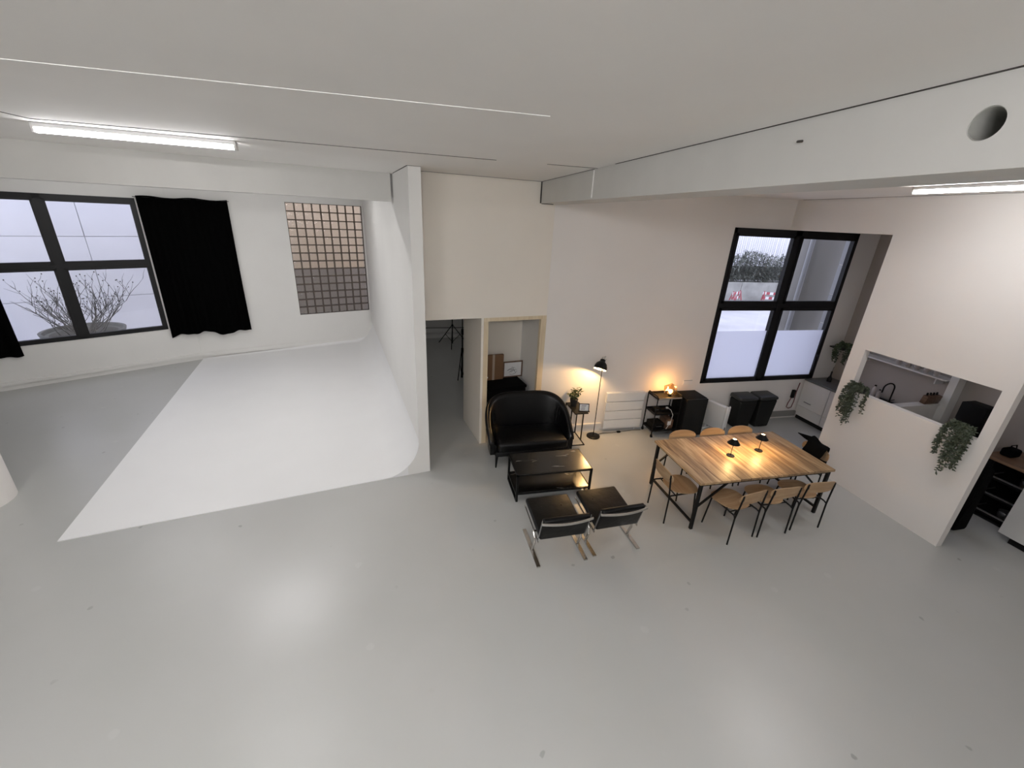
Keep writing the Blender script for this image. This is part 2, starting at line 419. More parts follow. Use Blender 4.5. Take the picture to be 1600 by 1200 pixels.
def wall(name, a, b, z0, z1, th, holes, mat, label):
    """vertical wall from a to b; the room side is to the right of a->b; thickness th away from the room; holes in (s0,s1,z0,z1)"""
    a = Vector((a[0], a[1], 0)); b = Vector((b[0], b[1], 0)); d = (b - a); Ln = d.length; d.normalize(); n = Vector((-d.y, d.x, 0))
    ss = sorted(set([0, Ln] + [h[0] for h in holes] + [h[1] for h in holes])); zs = sorted(set([z0, z1] + [h[2] for h in holes] + [h[3] for h in holes]))
    ss = [s for s in ss if 0 <= s <= Ln]; zs = [z for z in zs if z0 <= z <= z1]
    S, Z = len(ss) - 1, len(zs) - 1
    def solid(i, k):
        if i < 0 or k < 0 or i >= S or k >= Z: return False
        s, z = (ss[i] + ss[i + 1]) / 2, (zs[k] + zs[k + 1]) / 2
        return not any(h[0] < s < h[1] and h[2] < z < h[3] for h in holes)
    vs = []
    for t in (0, th):
        for z in zs:
            for s in ss:
                p = a + d * s + n * t; vs.append((p.x, p.y, z))
    W = S + 1; off = W * (Z + 1)
    idx = lambda i, k, t: t * off + k * W + i
    fs = []
    for i in range(S):
        for k in range(Z):
            if not solid(i, k): continue
            fs.append((idx(i, k, 0), idx(i + 1, k, 0), idx(i + 1, k + 1, 0), idx(i, k + 1, 0)))
            fs.append((idx(i, k, 1), idx(i, k + 1, 1), idx(i + 1, k + 1, 1), idx(i + 1, k, 1)))
            if not solid(i - 1, k): fs.append((idx(i, k, 0), idx(i, k + 1, 0), idx(i, k + 1, 1), idx(i, k, 1)))
            if not solid(i + 1, k): fs.append((idx(i + 1, k, 0), idx(i + 1, k, 1), idx(i + 1, k + 1, 1), idx(i + 1, k + 1, 0)))
            if not solid(i, k - 1): fs.append((idx(i, k, 0), idx(i, k, 1), idx(i + 1, k, 1), idx(i + 1, k, 0)))
            if not solid(i, k + 1): fs.append((idx(i, k + 1, 0), idx(i + 1, k + 1, 0), idx(i + 1, k + 1, 1), idx(i, k + 1, 1)))
    return tag(MB().raw(vs, fs).build(name, mat), label, kind='structure')

# windows: s along wall
W1 = (-0.02, 2.90, 0.87, 3.77)        # on the slanted left wall, s from LW0
GB = (2.42, 4.33, 0.95, 3.86)         # glass block panel, s from BEND
W2 = (5.41, 8.11, 0.90, 3.78)         # back wall, X
wall('wall_left', LWS, BEND, 0, ZC, 0.22, [(W1[0] + 2.9, W1[1] + 2.9, W1[2], W1[3])], m_wall, 'slanted white wall with the black framed window')
wall('wall_left_rear', BEND, WEND, 0, ZC, 0.22, [GB], m_wall, 'white wall behind the photo backdrop with the glass block panel')
wall('wall_passage_end', (WEND.x, WEND.y), (3.1, 13.5), 0, ZC, 0.2, [], m_wall, 'white wall at the far end of the passage')
wall('wall_passage_side', (3.1, 13.6), (3.1, YB + 0.21), 0, ZC, 0.2, [], m_wall, 'white side wall of the passage behind the closet')
wall('wall_back', (2.10, YB), (XR, YB), 0, ZC, 0.2, [(W2[0] - 2.10, W2[1] - 2.10, W2[2], W2[3])], m_wallr, 'warm white back wall with the tall black window')
wall('wall_right', (XR, YB), (XR, YF), 0, ZC, 0.2, [], m_taupe_shade, 'white kitchen side wall on the right')
wall('wall_front', (XR, YF), (LWS.x, YF), 0, ZC, 0.2, [], m_wall, 'white wall behind the viewer')
wall('wall_left_front', (LWS.x, YF), (LWS.x, LWS.y), 0, ZC, 0.2, [], m_wall, 'white wall on the far left out of view')

# kitchen wall with the pass-through opening and the tall doorway up to the header
XK = 6.55
KY0, KY1 = 2.93, 4.86
wall('wall_kitchen', (XK, YB), (XK, KY0), 0, ZC, -0.10 * -1, [(0.0, YB - KY1, 0, 3.78), (YB - 4.66, YB - 3.06, 1.517, 2.166)], m_wallr,
     'white kitchen partition with a rectangular serving hatch')

# cyclorama partition and the curved white backdrop
RO = R(9.7); U = Vector((math.cos(RO), math.sin(RO), 0)); Vv = Vector((-math.sin(RO), math.cos(RO), 0))
PF = Vector((0.128, 5.68, 0))                       # front right corner of the partition
PL = PF - U * 0.155                                 # front left corner
PLEN = 7.62
part_pts = [PF, PL, PL + Vv * PLEN, PF + Vv * PLEN]
tag(MB().poly([(p.x, p.y) for p in part_pts], 0, ZC).build('wall_partition', m_wall), 'white partition wall that ends beside the curved backdrop', kind='structure')
# backdrop: floor slab with a quarter round up the partition and a small one along the rear wall
CR, CR2 = 0.57, 0.14
cyl0 = Vector((-4.17, 4.85, 0)); cyl1 = Vector((-5.375, 11.64, 0))
mb = MB(); NP, NQ = 46, 60; vs = []; nrear = Vector((-LD2.y, LD2.x, 0))
def rear_t(p0, dr):
    return (BEND - p0).dot(nrear) / dr.dot(nrear)
for j in range(NQ + 1):
    for i in range(NP + 1):
        e = (i / NP); dd = e * e * 4.0 if e < 0.5 else None
        fr = 1 - (1 - i / NP) ** 2.2
        f0 = cyl0.lerp(PL, fr)
        b1 = BEND + LD2 * 0.04; b1 = cyl1; b2 = PL + Vv * (rear_t(PL, Vv))
        bk = b1.lerp(b2, fr)
        fq = 1 - (1 - j / NQ) ** 1.8
        p = f0.lerp(bk, fq)
        d1 = max(0.0, (PL - p).dot(U)); d2 = max(0.0, (BEND - p).dot(nrear))
        z = 0.012
        if d1 < CR: z = max(z, CR - math.sqrt(max(0, CR * CR - (CR - d1) ** 2)))
        if d2 < CR2: z = max(z, CR2 - math.sqrt(max(0, CR2 * CR2 - (CR2 - d2) ** 2)))
        vs.append((p.x, p.y, z))
W_ = NP + 1
fs = [(j * W_ + i, j * W_ + i + 1, (j + 1) * W_ + i + 1, (j + 1) * W_ + i) for j in range(NQ) for i in range(NP)]
n0 = len(vs)
# skirts down to the floor at the front and left edges
for i in range(W_): vs.append((vs[i][0], vs[i][1], 0.0))
fs += [(i, n0 + i, n0 + i + 1, i + 1) for i in range(NP)]
n1 = len(vs)
for j in range(NQ + 1): vs.append((vs[j * W_][0], vs[j * W_][1], 0.0))
fs += [(j * W_, (j + 1) * W_, n1 + j + 1, n1 + j) for j in range(NQ)]
tag(MB().raw(vs, fs).build('wall_cyclorama', m_cyc, sharp=50), 'bright white curved photo backdrop painted over floor and wall', kind='structure')

# end cheek under the quarter round, flush with the partition front
cheek = [PL]
arc = [(0.0, CR)] + [(CR - CR * math.cos(a), CR - CR * math.sin(a)) for a in [R(x) for x in range(0, 91, 6)]] + [(CR, 0.0), (0, 0)]
arc = []
for x in range(0, 91, 6):
    a = R(x); arc.append((CR - CR * math.cos(a), CR - CR * math.sin(a)))
arc.append((0.0, 0.0))
mbk = MB(); n = len(arc); vs = []
for t in (-0.004, 0.05):
    for (dx, z) in arc:
        p = PL - U * dx + Vv * t; vs.append((p.x, p.y, max(0, z - 0.006)))
fs = [tuple(range(n)), tuple(range(n, 2 * n))[::-1]] + [(i, (i + 1) % n, n + (i + 1) % n, n + i) for i in range(n)]
tag(mbk.raw(vs, fs).build('trim_1', m_wall), 'white cheek closing the end of the backdrop curve', kind='structure')

# beige header above the passage and closet
HB = 2.262
H0 = Vector((0.11, 6.262, 0)); HD = Vector((math.cos(R(9.4)), math.sin(R(9.4)), 0)); HN = Vector((-HD.y, HD.x, 0))
def hp(s, t, z=0): 
    p = H0 + HD * s + HN * t; return (p.x, p.y, z)
HL = 2.06
mb = MB().poly([hp(0, 0)[:2], hp(HL, 0)[:2], hp(HL, 0.09)[:2], hp(0, 0.09)[:2]], HB, ZC)
tag(mb.build('wall_header', m_beige), 'beige board wall above the passage and the closet opening', kind='structure')
# closet: side panel, back, right side
mb = MB().poly([hp(0.915, 0.0)[:2], hp(0.955, 0)[:2], hp(0.955, 1.02)[:2], hp(0.915, 1.02)[:2]], 0, HB)
tag(mb.build('wall_closet_side', m_beige), 'beige side panel between the passage and the closet', kind='structure')
mb = MB().poly([hp(0.955, 1.0)[:2], hp(2.3, 1.0)[:2], hp(2.3, 1.06)[:2], hp(0.955, 1.06)[:2]], 0, ZC)
tag(mb.build('wall_closet_back', m_beige), 'beige back of the closet', kind='structure')
mb = MB().poly([hp(2.07, 0.1)[:2], hp(2.13, 0.1)[:2], hp(2.13, 1.0)[:2], hp(2.07, 1.0)[:2]], 0, ZC)
tag(mb.build('wall_closet_right', m_wall), 'white right side of the closet', kind='structure')
mb = MB().poly([hp(0.9, 0.09)[:2], hp(2.1, 0.09)[:2], hp(2.1, 1.0)[:2], hp(0.9, 1.0)[:2]], HB + 0.25, HB + 0.3)
tag(mb.build('ceiling_closet', m_beige), 'beige closet ceiling', kind='structure')
# pine lining of the closet opening
fr = frame('trim_2', (0, 0, 0), 0, 'pine wood lining around the closet opening')
MB().poly([hp(0.957, 0.0)[:2], hp(1.035, 0)[:2], hp(1.035, 0.07)[:2], hp(0.957, 0.07)[:2]], 0, HB - 0.06).build('post', m_pine, fr)
MB().poly([hp(1.965, 0.0)[:2], hp(2.065, 0)[:2], hp(2.065, 0.07)[:2], hp(1.965, 0.07)[:2]], 0, HB - 0.06).build('post', m_pine, fr)
MB().poly([hp(0.957, 0.0)[:2], hp(2.065, 0)[:2], hp(2.065, 0.07)[:2], hp(0.957, 0.07)[:2]], HB - 0.06, HB).build('head_rail', m_pine, fr)

# ceiling beams
def boxed(name, pts, z0, z1, m, label):
    return tag(MB().poly(pts, z0, z1).build(name, m), label, kind='structure')
LB0 = Vector((-9.9, 4.295)); LBd = Vector((3.71, 1.035)).normalized(); LBn = Vector((-LBd.y, LBd.x))
e0 = LB0; e1 = Vector((-0.285, 6.977))
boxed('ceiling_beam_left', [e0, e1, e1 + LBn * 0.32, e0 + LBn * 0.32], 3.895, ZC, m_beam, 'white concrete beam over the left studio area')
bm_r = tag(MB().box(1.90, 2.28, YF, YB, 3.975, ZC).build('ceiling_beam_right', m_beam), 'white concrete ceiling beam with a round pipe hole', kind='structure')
cut = MB().lathe([(0.052, -0.01), (0.052, 0.34)], 28)
cut.xf(Matrix.Translation((1.88, 1.243, 4.12)) @ Matrix.Rotation(R(90), 4, 'Y'))
co = cut.build('hole_cutter', m_conc)
bo = bm_r.modifiers.new('hole', 'BOOLEAN'); bo.object = co; bo.operation = 'DIFFERENCE'; bo.solver = 'EXACT'
dg = bpy.context.evaluated_depsgraph_get(); nm = bpy.data.meshes.new_from_object(bm_r.evaluated_get(dg))
bm_r.modifiers.clear(); bm_r.data = nm
nm.polygons.foreach_set('use_smooth', [False] * len(nm.polygons)); nm.update()
bpy.data.objects.remove(co)
# rough rim and liner of the hole
lin = MB().lathe([(0.0515, 0), (0.0515, 0.3), (0.049, 0.3), (0.049, 0)], 28, closed=True)
lin.xf(Matrix.Translation((1.905, 1.243, 4.12)) @ Matrix.Rotation(R(90), 4, 'Y'))
lin.build('pipe_hole_lining', m_conc, bm_r)

# ceiling joints and filler seams
def strip(name, a, b, w_, m, parent, z=ZC, h=0.003):
    a = Vector(a); b = Vector(b); d = (b - a).normalized(); q = Vector((-d.y, d.x)) * w_ / 2
    return MB().poly([a + q, b + q, b - q, a - q], z - h, z + 0.002).build(name, m, parent)
strip('filler_seam', (-9.0, 2.62), (0.75, 2.527), 0.022, m_seam, ceil)
strip('joint', (-2.74, 4.30), (0.83, 4.525), 0.010, m_joint, ceil)
strip('joint', (1.35, 4.52), (1.90, 4.53), 0.008, m_joint, ceil)
strip('joint', (-2.80, 3.2), (-2.74, 4.30), 0.012, m_joint, ceil)
strip('joint', (0.12, 6.253), (1.90, 6.548), 0.022, m_joint, ceil)
strip('joint', (1.895, YF), (1.895, 4.1), 0.011, m_joint, ceil)  # this and the next strip paint in the shadow gap under the ceiling
strip('joint', (1.895, 4.6), (1.895, 6.55), 0.009, m_joint, ceil)
strip('joint', (XK - 0.006, KY0), (XK - 0.006, 6.5), 0.012, m_joint, ceil)
strip('joint', (PL.x - 0.005, PL.y), (PL.x - 0.215, PL.y + 1.24), 0.014, m_joint, ceil)
strip('joint', (PL.x, PL.y - 0.006), (PF.x, PF.y - 0.006), 0.008, m_joint, ceil)
MB().box(1.884, 1.899, 6.535, 6.548, 3.975, ZC).build('joint', m_joint, bm_r)
MB().box(1.884, 2.10, 6.56, 6.6, 3.967, 3.9755).build('joint', m_joint, bm_r)
MB().box(1.889, 1.901, 4.60, 4.608, 3.99, 4.26).build('filler_seam', m_seam, bm_r)
MB().tube([(1.899, 1.99, 4.17), (1.87, 1.99, 4.165)], 0.006, 6).build('nail', m_joint, bm_r)

# baseboards and trunking
def along(a, d, s0, s1, t0, t1, z0, z1):
    n = Vector((d.y, -d.x, 0)); P = lambda s, t: tuple((a + d * s + n * t)[:2])
    return MB().poly([P(s0, t0), P(s1, t0), P(s1, t1), P(s0, t1)], z0, z1)
bl = tag(along(LW0, LD, -2.8, 3.42, 0.0, 0.018, 0, 0.10).build('baseboard_left', m_wall), 'white skirting along the slanted wall', kind='structure')
along(LW0, LD, -2.8, 3.42, 0.0, 0.045, 0.10, 0.165).build('trunking', m_wall, bl)
bl2 = tag(along(BEND, LD2, 0.0, 3.9, 0.0, 0.016, 0.06, 0.165).build('baseboard_left_rear', m_wall), 'white trunking along the wall behind the backdrop', kind='structure')
tag(MB().box(2.15, 3.40, YB - 0.02, YB, 0, 0.15).box(2.15, 3.40, YB - 0.035, YB, 0.13, 0.165).build('baseboard_back', m_wallr), 'white skirting by the floor lamp', kind='structure')
tag(MB().box(7.12, 7.93, YB - 0.05, YB, 0.06, 0.17).build('trim_3', m_outgrey), 'grey cable trunking beside the waste bins', kind='structure')
b3 = tag(MB().box(0.2, 2.9, 13.28, 13.40, 0.12, 0.17).build('trim_4', m_whitegrey), 'white cable trunking at the end of the passage', kind='structure')
MB().box(0.2, 2.9, 13.2, 13.42, 0.3, 0.75).build('radiator_casing', m_whitegrey, b3)
MB().box(0.2, 2.9, 13.195, 13.2, 0.36, 0.40).build('grille', m_outgrey, b3)

# round column at the left edge
tag(MB().lathe([(0.39, 0), (0.39, ZC)], 40, (-5.66, 5.78, 0)).build('structural_column', m_wallr), 'white round column at the left edge', kind='structure')

# ------------------------------------------------------------------ windows
def window(name, loc, rz, wd, z0, z1, label, film):
    fr = frame(name, loc, rz, label)          # local x along wall, y outward
    h = z1 - z0; bt, tp, md, sd, mu = 0.085, 0.135, 0.17, 0.085, 0.22
    zm = z0 + (2.435 - 0.90)
    f = MB().box(0, wd, -0.015, 0.06, z0, z0 + 0.05).box(0, wd, -0.015, 0.06, z1 - 0.09, z1)
    f.box(0, 0.05, -0.015, 0.06, z0, z1).box(wd - 0.05, wd, -0.015, 0.06, z0, z1)
    f.box(wd / 2 - 0.06, wd / 2 + 0.06, -0.015, 0.06, z0, z1).box(0, wd, -0.012, 0.06, zm - 0.045, zm + 0.045)
    f.build('window_frame', m_frame, fr)
    for c in (0, 1):
        x0 = 0.05 if c == 0 else wd / 2 + 0.06; x1 = wd / 2 - 0.06 if c == 0 else wd - 0.05
        for r in (0, 1):
            a = z0 + 0.05 if r == 0 else zm + 0.045; b = zm - 0.045 if r == 0 else z1 - 0.09
            e = 0.045
            s = MB().box(x0, x1, -0.03, 0.05, a, a + e).box(x0, x1, -0.03, 0.05, b - e, b).box(x0, x0 + e, -0.03, 0.05, a, b).box(x1 - e, x1, -0.03, 0.05, a, b)
            so = s.build('sash', m_frame, fr)
            MB().box(x0 + e, x1 - e, 0.012, 0.02, a + e, b - e).build('pane', m_pane, so)
            if film and r == 0:
                MB().box(x0 + e, x1 - e, 0.006, 0.010, a + e, 1.945).build('frosted_film', m_film, so)
    MB().box(wd - 0.09, wd - 0.06, -0.055, -0.03, z0 + 0.5, z0 + 0.53).box(wd - 0.085, wd - 0.065, -0.07, -0.055, z0 + 0.40, z0 + 0.53).build('handle', m_frame, fr)
    return fr
window('window_1', LW0 + LD * W1[0], LA, W1[1] - W1[0], W1[2], W1[3], 'black four pane window looking onto the planter', False)
w2 = window('window_2', (W2[0], YB, 0), 0, W2[1] - W2[0], W2[2], W2[3], 'tall black four pane window with frosted lower panes', True)

for k in range(5):
    z_ = W2[2] + 0.02 + k * 0.572
    MB().rbox(W2[1] - W2[0] - 0.012, W2[1] - W2[0] - 0.001, 0.065, 0.205, z_, z_ + 0.562, 0.002, 1).build('jamb_tile', m_tile, w2)
# glass block panel
gb = frame('window_3', BEND + LD2 * GB[0], LB, 'panel of square glass blocks in brown mortar')
gw, gh = GB[1] - GB[0], GB[3] - GB[2]; NC, NR = 9, 14; cw, chh = gw / NC, gh / NR; jt = 0.028
mo = MB()
for i in range(NC + 1):
    x = i * cw; mo.box(max(0, x - jt / 2), min(gw, x + jt / 2), 0.012, 0.085, GB[2], GB[3])
for k in range(NR + 1):
    z = GB[2] + k * chh; mo.box(0, gw, 0.013, 0.084, max(GB[2], z - jt / 2), min(GB[3], z + jt / 2))
mo.build('mortar_grid', m_mortar, gb)
blk = MB().rbox(jt / 2, cw - jt / 2, 0.0, 0.09, jt / 2, chh - jt / 2, 0.014, 2)
first = None
for k in range(NR):
    for i in range(NC):
        if first is None:
            o = blk.build('glass_block', m_block, gb); first = o
        else:
            o = bpy.data.objects.new('glass_block', first.data); COL.objects.link(o); o.parent = gb
        o.location = (i * cw, 0, GB[2] + k * chh)

# ------------------------------------------------------------------ ceiling tube lights
def tube_light(p0, p1, label, k):
    p0 = Vector(p0); p1 = Vector(p1); d = p1 - p0; Ln = d.length; rz = math.atan2(d.y, d.x)
    t = thing('ceiling_light', label, 'ceiling light', (p0.x, p0.y, ZC), rz, 'ceiling tube lights')
    MB().rbox(0, Ln, -0.045, 0.045, -0.035, 0.0, 0.005, 1).build('housing', m_white, t)
    dm = MB(); prof = [(-0.042, -0.036), (-0.03, -0.062), (0, -0.07), (0.03, -0.062), (0.042, -0.036)]
    vs = [(x, y, z) for x in (0.02, Ln - 0.02) for (y, z) in prof]; n = 5
    dm.raw(vs, [tuple(range(n)), tuple(range(n, 2 * n))[::-1]] + [(i, (i + 1) % n, n + (i + 1) % n, n + i) for i in range(n)])
    dm.build('diffuser', emit('tube_diffuser', TUBE_COL, TUBE * k), t)
    for x in (0, Ln - 0.02):
        MB().rbox(x, x + 0.02, -0.046, 0.046, -0.074, 0.0, 0.004, 1).build('end_cap', m_whitegrey, t)
    return t
TUBES = [((-2.86, 4.50), (-1.50, 4.69), 'lit ceiling tube light above the left side of the studio', 0.42),
         ((5.40, 3.95), (5.40, 2.45), 'lit ceiling tube light near the kitchen partition on the right', 0.52),
         ((-6.1, 8.75), (-4.5, 9.25), 'ceiling tube light hidden behind the left beam near the slanted window', 0.36),
         ((-3.5, 7.15), (-2.05, 7.55), 'added fill tube light, unseen close behind the left beam above the backdrop', 1.05),  # no tube visible here; added to brighten the backdrop floor
         ((-2.7, 9.5), (-1.3, 9.9), 'added fill tube light, unseen behind the left beam near the glass blocks', 0.28),  # unseen tube added to spread the light over the backdrop
         ((1.3, 9.8), (1.3, 11.2), 'added fill tube light, unseen in the passage behind the closet', 0.13),  # unseen tube added so the passage is less dark
         ((-3.6, -0.3), (-2.1, -0.3), 'added fill tube light, unseen behind the viewer on the left', 2.1),  # unseen fill added for the left half of the room
         ((4.6, -2.2), (4.6, -0.7), 'added fill tube light, unseen behind the viewer on the right', 0.2),  # weak unseen fill added for the side right of the beam
         ((-0.7, -0.9), (0.8, -0.9), 'added fill tube light, unseen straight behind the viewer', 3.0)]  # strongest unseen fill, added to light floor, ceiling and header
for a in TUBES: tube_light(*a)

# ------------------------------------------------------------------ curtains
def curtain(loc, rz, x0, x1, z0, z1, label, seed):
    rnd = random.Random(seed)
    t = thing('curtain', label, 'curtain', (loc.x, loc.y, 0), rz, 'black window curtains')
    n = 60; m = 14; wob = [rnd.uniform(-1, 1) for _ in range(8)]
    def pt(i, k, side):
        u = i / n; v = k / m; x = x0 + (x1 - x0) * u
        x += 0.02 * math.sin(9 * u + 2 * v) * (1 - v)
        zb = z0 + 0.05 * math.sin(7 * u + wob[0]) + 0.035 * math.sin(17 * u + wob[1]) + 0.12 * (0.5 - u) * wob[2]
        z = zb + (z1 + 0.015 * math.sin(13 * u + wob[3]) - zb) * v
        y = -0.09 - 0.035 * math.sin(u * 2 * math.pi * (x1 - x0) / 0.24 + wob[4]) * (1.1 - 0.5 * v) - 0.03 * (1 - v) * math.sin(3 * u + wob[5])
        return (x, y + side * 0.008, z)
    vs = [pt(i, k, sd) for sd in (0, 1) for k in range(m + 1) for i in range(n + 1)]
    W = n + 1; O = W * (m + 1); fs = []
    for k in range(m):
        for i in range(n):
            a = k * W + i
            fs.append((a, a + 1, a + W + 1, a + W)); fs.append((O + a, O + a + W, O + a + W + 1, O + a + 1))
    for i in range(n):
        fs.append((i, O + i, O + i + 1, i + 1)); a = m * W + i; fs.append((a, a + 1, O + a + 1, O + a))
    for k in range(m):
        a = k * W; fs.append((a, a + W, O + a + W, O + a)); a = k * W + n; fs.append((a, O + a, O + a + W, a + W))
    MB().raw(vs, fs).build('cloth', m_curtain, t, sharp=80)
    MB().tube([(x0 - 0.05, -0.09, z1 - 0.02), (x1 + 0.03, -0.09, z1 - 0.02)], 0.008, 8).build('rail', m_blackmat, t)
    return t
_ca = LW0 + LD * 2.93; _cb = BEND + LD2 * 1.18
curtain(_ca, math.atan2(_cb.y - _ca.y, _cb.x - _ca.x), 0.0, (_cb - _ca).length, 0.69, 3.82, 'long black curtain hanging between the slanted window and the glass blocks', 3)
curtain(LW0, LA, -1.55, 0.50, 0.70, 3.82, 'black curtain at the far left edge of the slanted window', 5)

# ------------------------------------------------------------------ dining table
TX0, TX1, TY0, TY1, TZ = 3.43, 5.545, 3.75, 4.86, 0.75
t = thing('dining_table', 'large wooden plank dining table on a black steel frame', 'table', ((TX0 + TX1) / 2, (TY0 + TY1) / 2, 0))
hw, hd = (TX1 - TX0) / 2, (TY1 - TY0) / 2
wd = [random.uniform(0.11, 0.19) for _ in range(14)]; k = sum(wd); wd = [a * 2 * hw / k for a in wd]
x = -hw
for a in wd:
    o = MB().rbox(-a / 2 + 0.0006, a / 2 - 0.0006, -hd, hd, -0.032, 0, 0.0015, 1).build('plank', m_plank, t)
    o.location = (x + a / 2, 0, TZ - random.uniform(0, 0.0006)); x += a
for sx in (-1, 1):
    X = sx * (hw - 0.05)
    for sy in (-1, 1):
        Y = sy * (hd - 0.045)
        MB().rbox(X - 0.02, X + 0.02, Y - 0.02, Y + 0.02, 0, 0.717, 0.003, 1).build('leg', m_black, t)
        MB().bar((X - sx * 0.02, Y, 0.36), (X - sx * 0.42, Y, 0.712), 0.022, 0.022).build('brace', m_black, t)
    MB().rbox(X - 0.015, X + 0.015, -hd + 0.065, hd - 0.065, 0.085, 0.115, 0.003, 1).build('stretcher', m_black, t)
    MB().rbox(X - 0.02, X + 0.02, -hd + 0.03, hd - 0.03, 0.685, 0.716, 0.003, 1).build('cross_rail', m_black, t)
for sy in (-1, 1):
    Y = sy * (hd - 0.045)
    MB().rbox(-hw + 0.07, hw - 0.07, Y - 0.015, Y + 0.015, 0.68, 0.716, 0.003, 1).build('apron_rail', m_black, t)

# ------------------------------------------------------------------ dining chairs
def make_chair(label):
    t = thing('dining_chair', label, 'chair', group='plywood chairs around the dining table')
    # seat: rounded plywood plate, slightly dished; local y forward, rear feet at y=0
    seat = [(a, b * (1.0 + 0.06 * (a / 0.21) ** 2 * 0)) for (a, b) in sup(0.43, 0.42, 32, 2.6)]
    seat = [(a * (1.0 + 0.10 * b / 0.21), b) for (a, b) in seat]
    MB().shell(seat, lambda a, b: (a, 0.275 + b, 0.455 - 0.018 * math.exp(-((a / 0.13) ** 2 + (b / 0.13) ** 2)) + 0.03 * max(0, -b - 0.12) ), 0.014, 6).build('seat', m_ply, t)
    back = sup(0.46, 0.175, 36, 2.6)
    MB().shell(back, lambda a, b: (a, -0.045 + 0.75 * a * a - 0.12 * b, 0.705 + b - 0.25 * a * a * (1 if b < 0 else 0.4)), 0.012, 6).build('backrest', m_ply, t)
    for sx in (-1, 1):
        MB().tube([(sx * 0.222, -0.005, 0), (sx * 0.214, 0.0, 0.40), (sx * 0.200, -0.022, 0.66), (sx * 0.196, -0.028, 0.735)], 0.0105, 10).build('rear_leg', m_black, t)
        MB().tube([(sx * 0.205, 0.435, 0), (sx * 0.185, 0.40, 0.425), (sx * 0.18, 0.36, 0.438), (sx * 0.195, 0.03, 0.425), (sx * 0.214, 0.0, 0.40)], 0.0105, 10).build('front_leg', m_black, t)
        MB().rbox(sx * 0.196 - 0.011, sx * 0.196 + 0.011, -0.035, -0.016, 0.675, 0.75, 0.004, 1).build('bracket', m_black, t)
    MB().tube([(-0.185, 0.33, 0.434), (0.185, 0.33, 0.434)], 0.009, 8).build('cross_bar', m_black, t)
    MB().tube([(-0.205, 0.10, 0.428), (0.205, 0.10, 0.428)], 0.009, 8).build('cross_bar', m_black, t)
    return t
ch0 = make_chair('plywood dining chair, leftmost of the three on the near side of the table')
ch0.location = (3.99, 3.485, 0); ch0.rotation_euler = (0, 0, R(9))
G = 'plywood chairs around the dining table'
dup(ch0, (4.49, 3.50, 0), R(0), 'plywood dining chair, middle one of the three on the near side of the table', G)
dup(ch0, (5.052, 3.53, 0), R(-3), 'plywood dining chair, rightmost of the three on the near side of the table', G)
dup(ch0, (3.185, 4.17, 0), R(-92), 'plywood dining chair at the left end of the table facing its short edge', G)
dup(ch0, (4.00, 4.985, 0), R(178), 'plywood dining chair on the far side of the table, nearest the shelf trolley', G)
dup(ch0, (4.54, 4.985, 0), R(181), 'plywood dining chair on the far side of the table, middle of three backs', G)
dup(ch0, (5.06, 4.99, 0), R(180), 'plywood dining chair on the far side of the table, nearest the waste bins', G)
dup(ch0, (5.80, 4.30, 0), R(88), 'plywood dining chair at the right end of the table with a black jacket on it', G)
# jacket over the right chair
t = thing('jacket', 'black jacket draped over the chair at the right end of the table', 'jacket', (5.80, 4.30, 0), R(88))
n = 22; vs = []; fs = []
def jk(u, v, sd):
    a = -0.17 + 0.30 * u
    ins = [(-0.075, 0.50), (-0.085, 0.66), (-0.078, 0.79), (-0.04, 0.832), (0.01, 0.80), (0.05, 0.66), (0.09, 0.52), (0.16, 0.49)]
    p = v * (len(ins) - 1); i = min(int(p), len(ins) - 2); q = p - i
    y = ins[i][0] * (1 - q) + ins[i + 1][0] * q; z = ins[i][1] * (1 - q) + ins[i + 1][1] * q
    y += 0.75 * a * a * (1 if v < 0.8 else 0.3) + 0.006 * math.sin(9 * u + 7 * v); z += 0.008 * math.sin(7 * u + 3 * v) + (0.05 * u * u if 0.3 < v < 0.6 else 0)
    c = 0.445 - v * 0.0
    return (a + 0.015 * math.sin(9 * v), y + sd * 0.012 * (1 if v < 0.43 else -1) * -1, z + sd * 0.008)
vs = [jk(i / n, k / n, sd) for sd in (0, 1) for k in range(n + 1) for i in range(n + 1)]
W = n + 1; O = W * W
for k in range(n):
    for i in range(n):
        a = k * W + i; fs.append((a, a + 1, a + W + 1, a + W)); fs.append((O + a, O + a + W, O + a + W + 1, O + a + 1))
for i in range(n):
    fs += [(i, O + i, O + i + 1, i + 1), (n * W + i, n * W + i + 1, O + n * W + i + 1, O + n * W + i), (i * W, i * W + W, O + i * W + W, O + i * W), (i * W + n, O + i * W + n, O + i * W + W + n, i * W + W + n)]
MB().raw(vs, fs).build('body', m_fabric, t, 80)
MB().tube([(0.12, -0.03, 0.82), (0.20, 0.03, 0.84), (0.27, 0.10, 0.87)], [0.05, 0.03, 0.006], 10).build('collar', m_fabric, t)

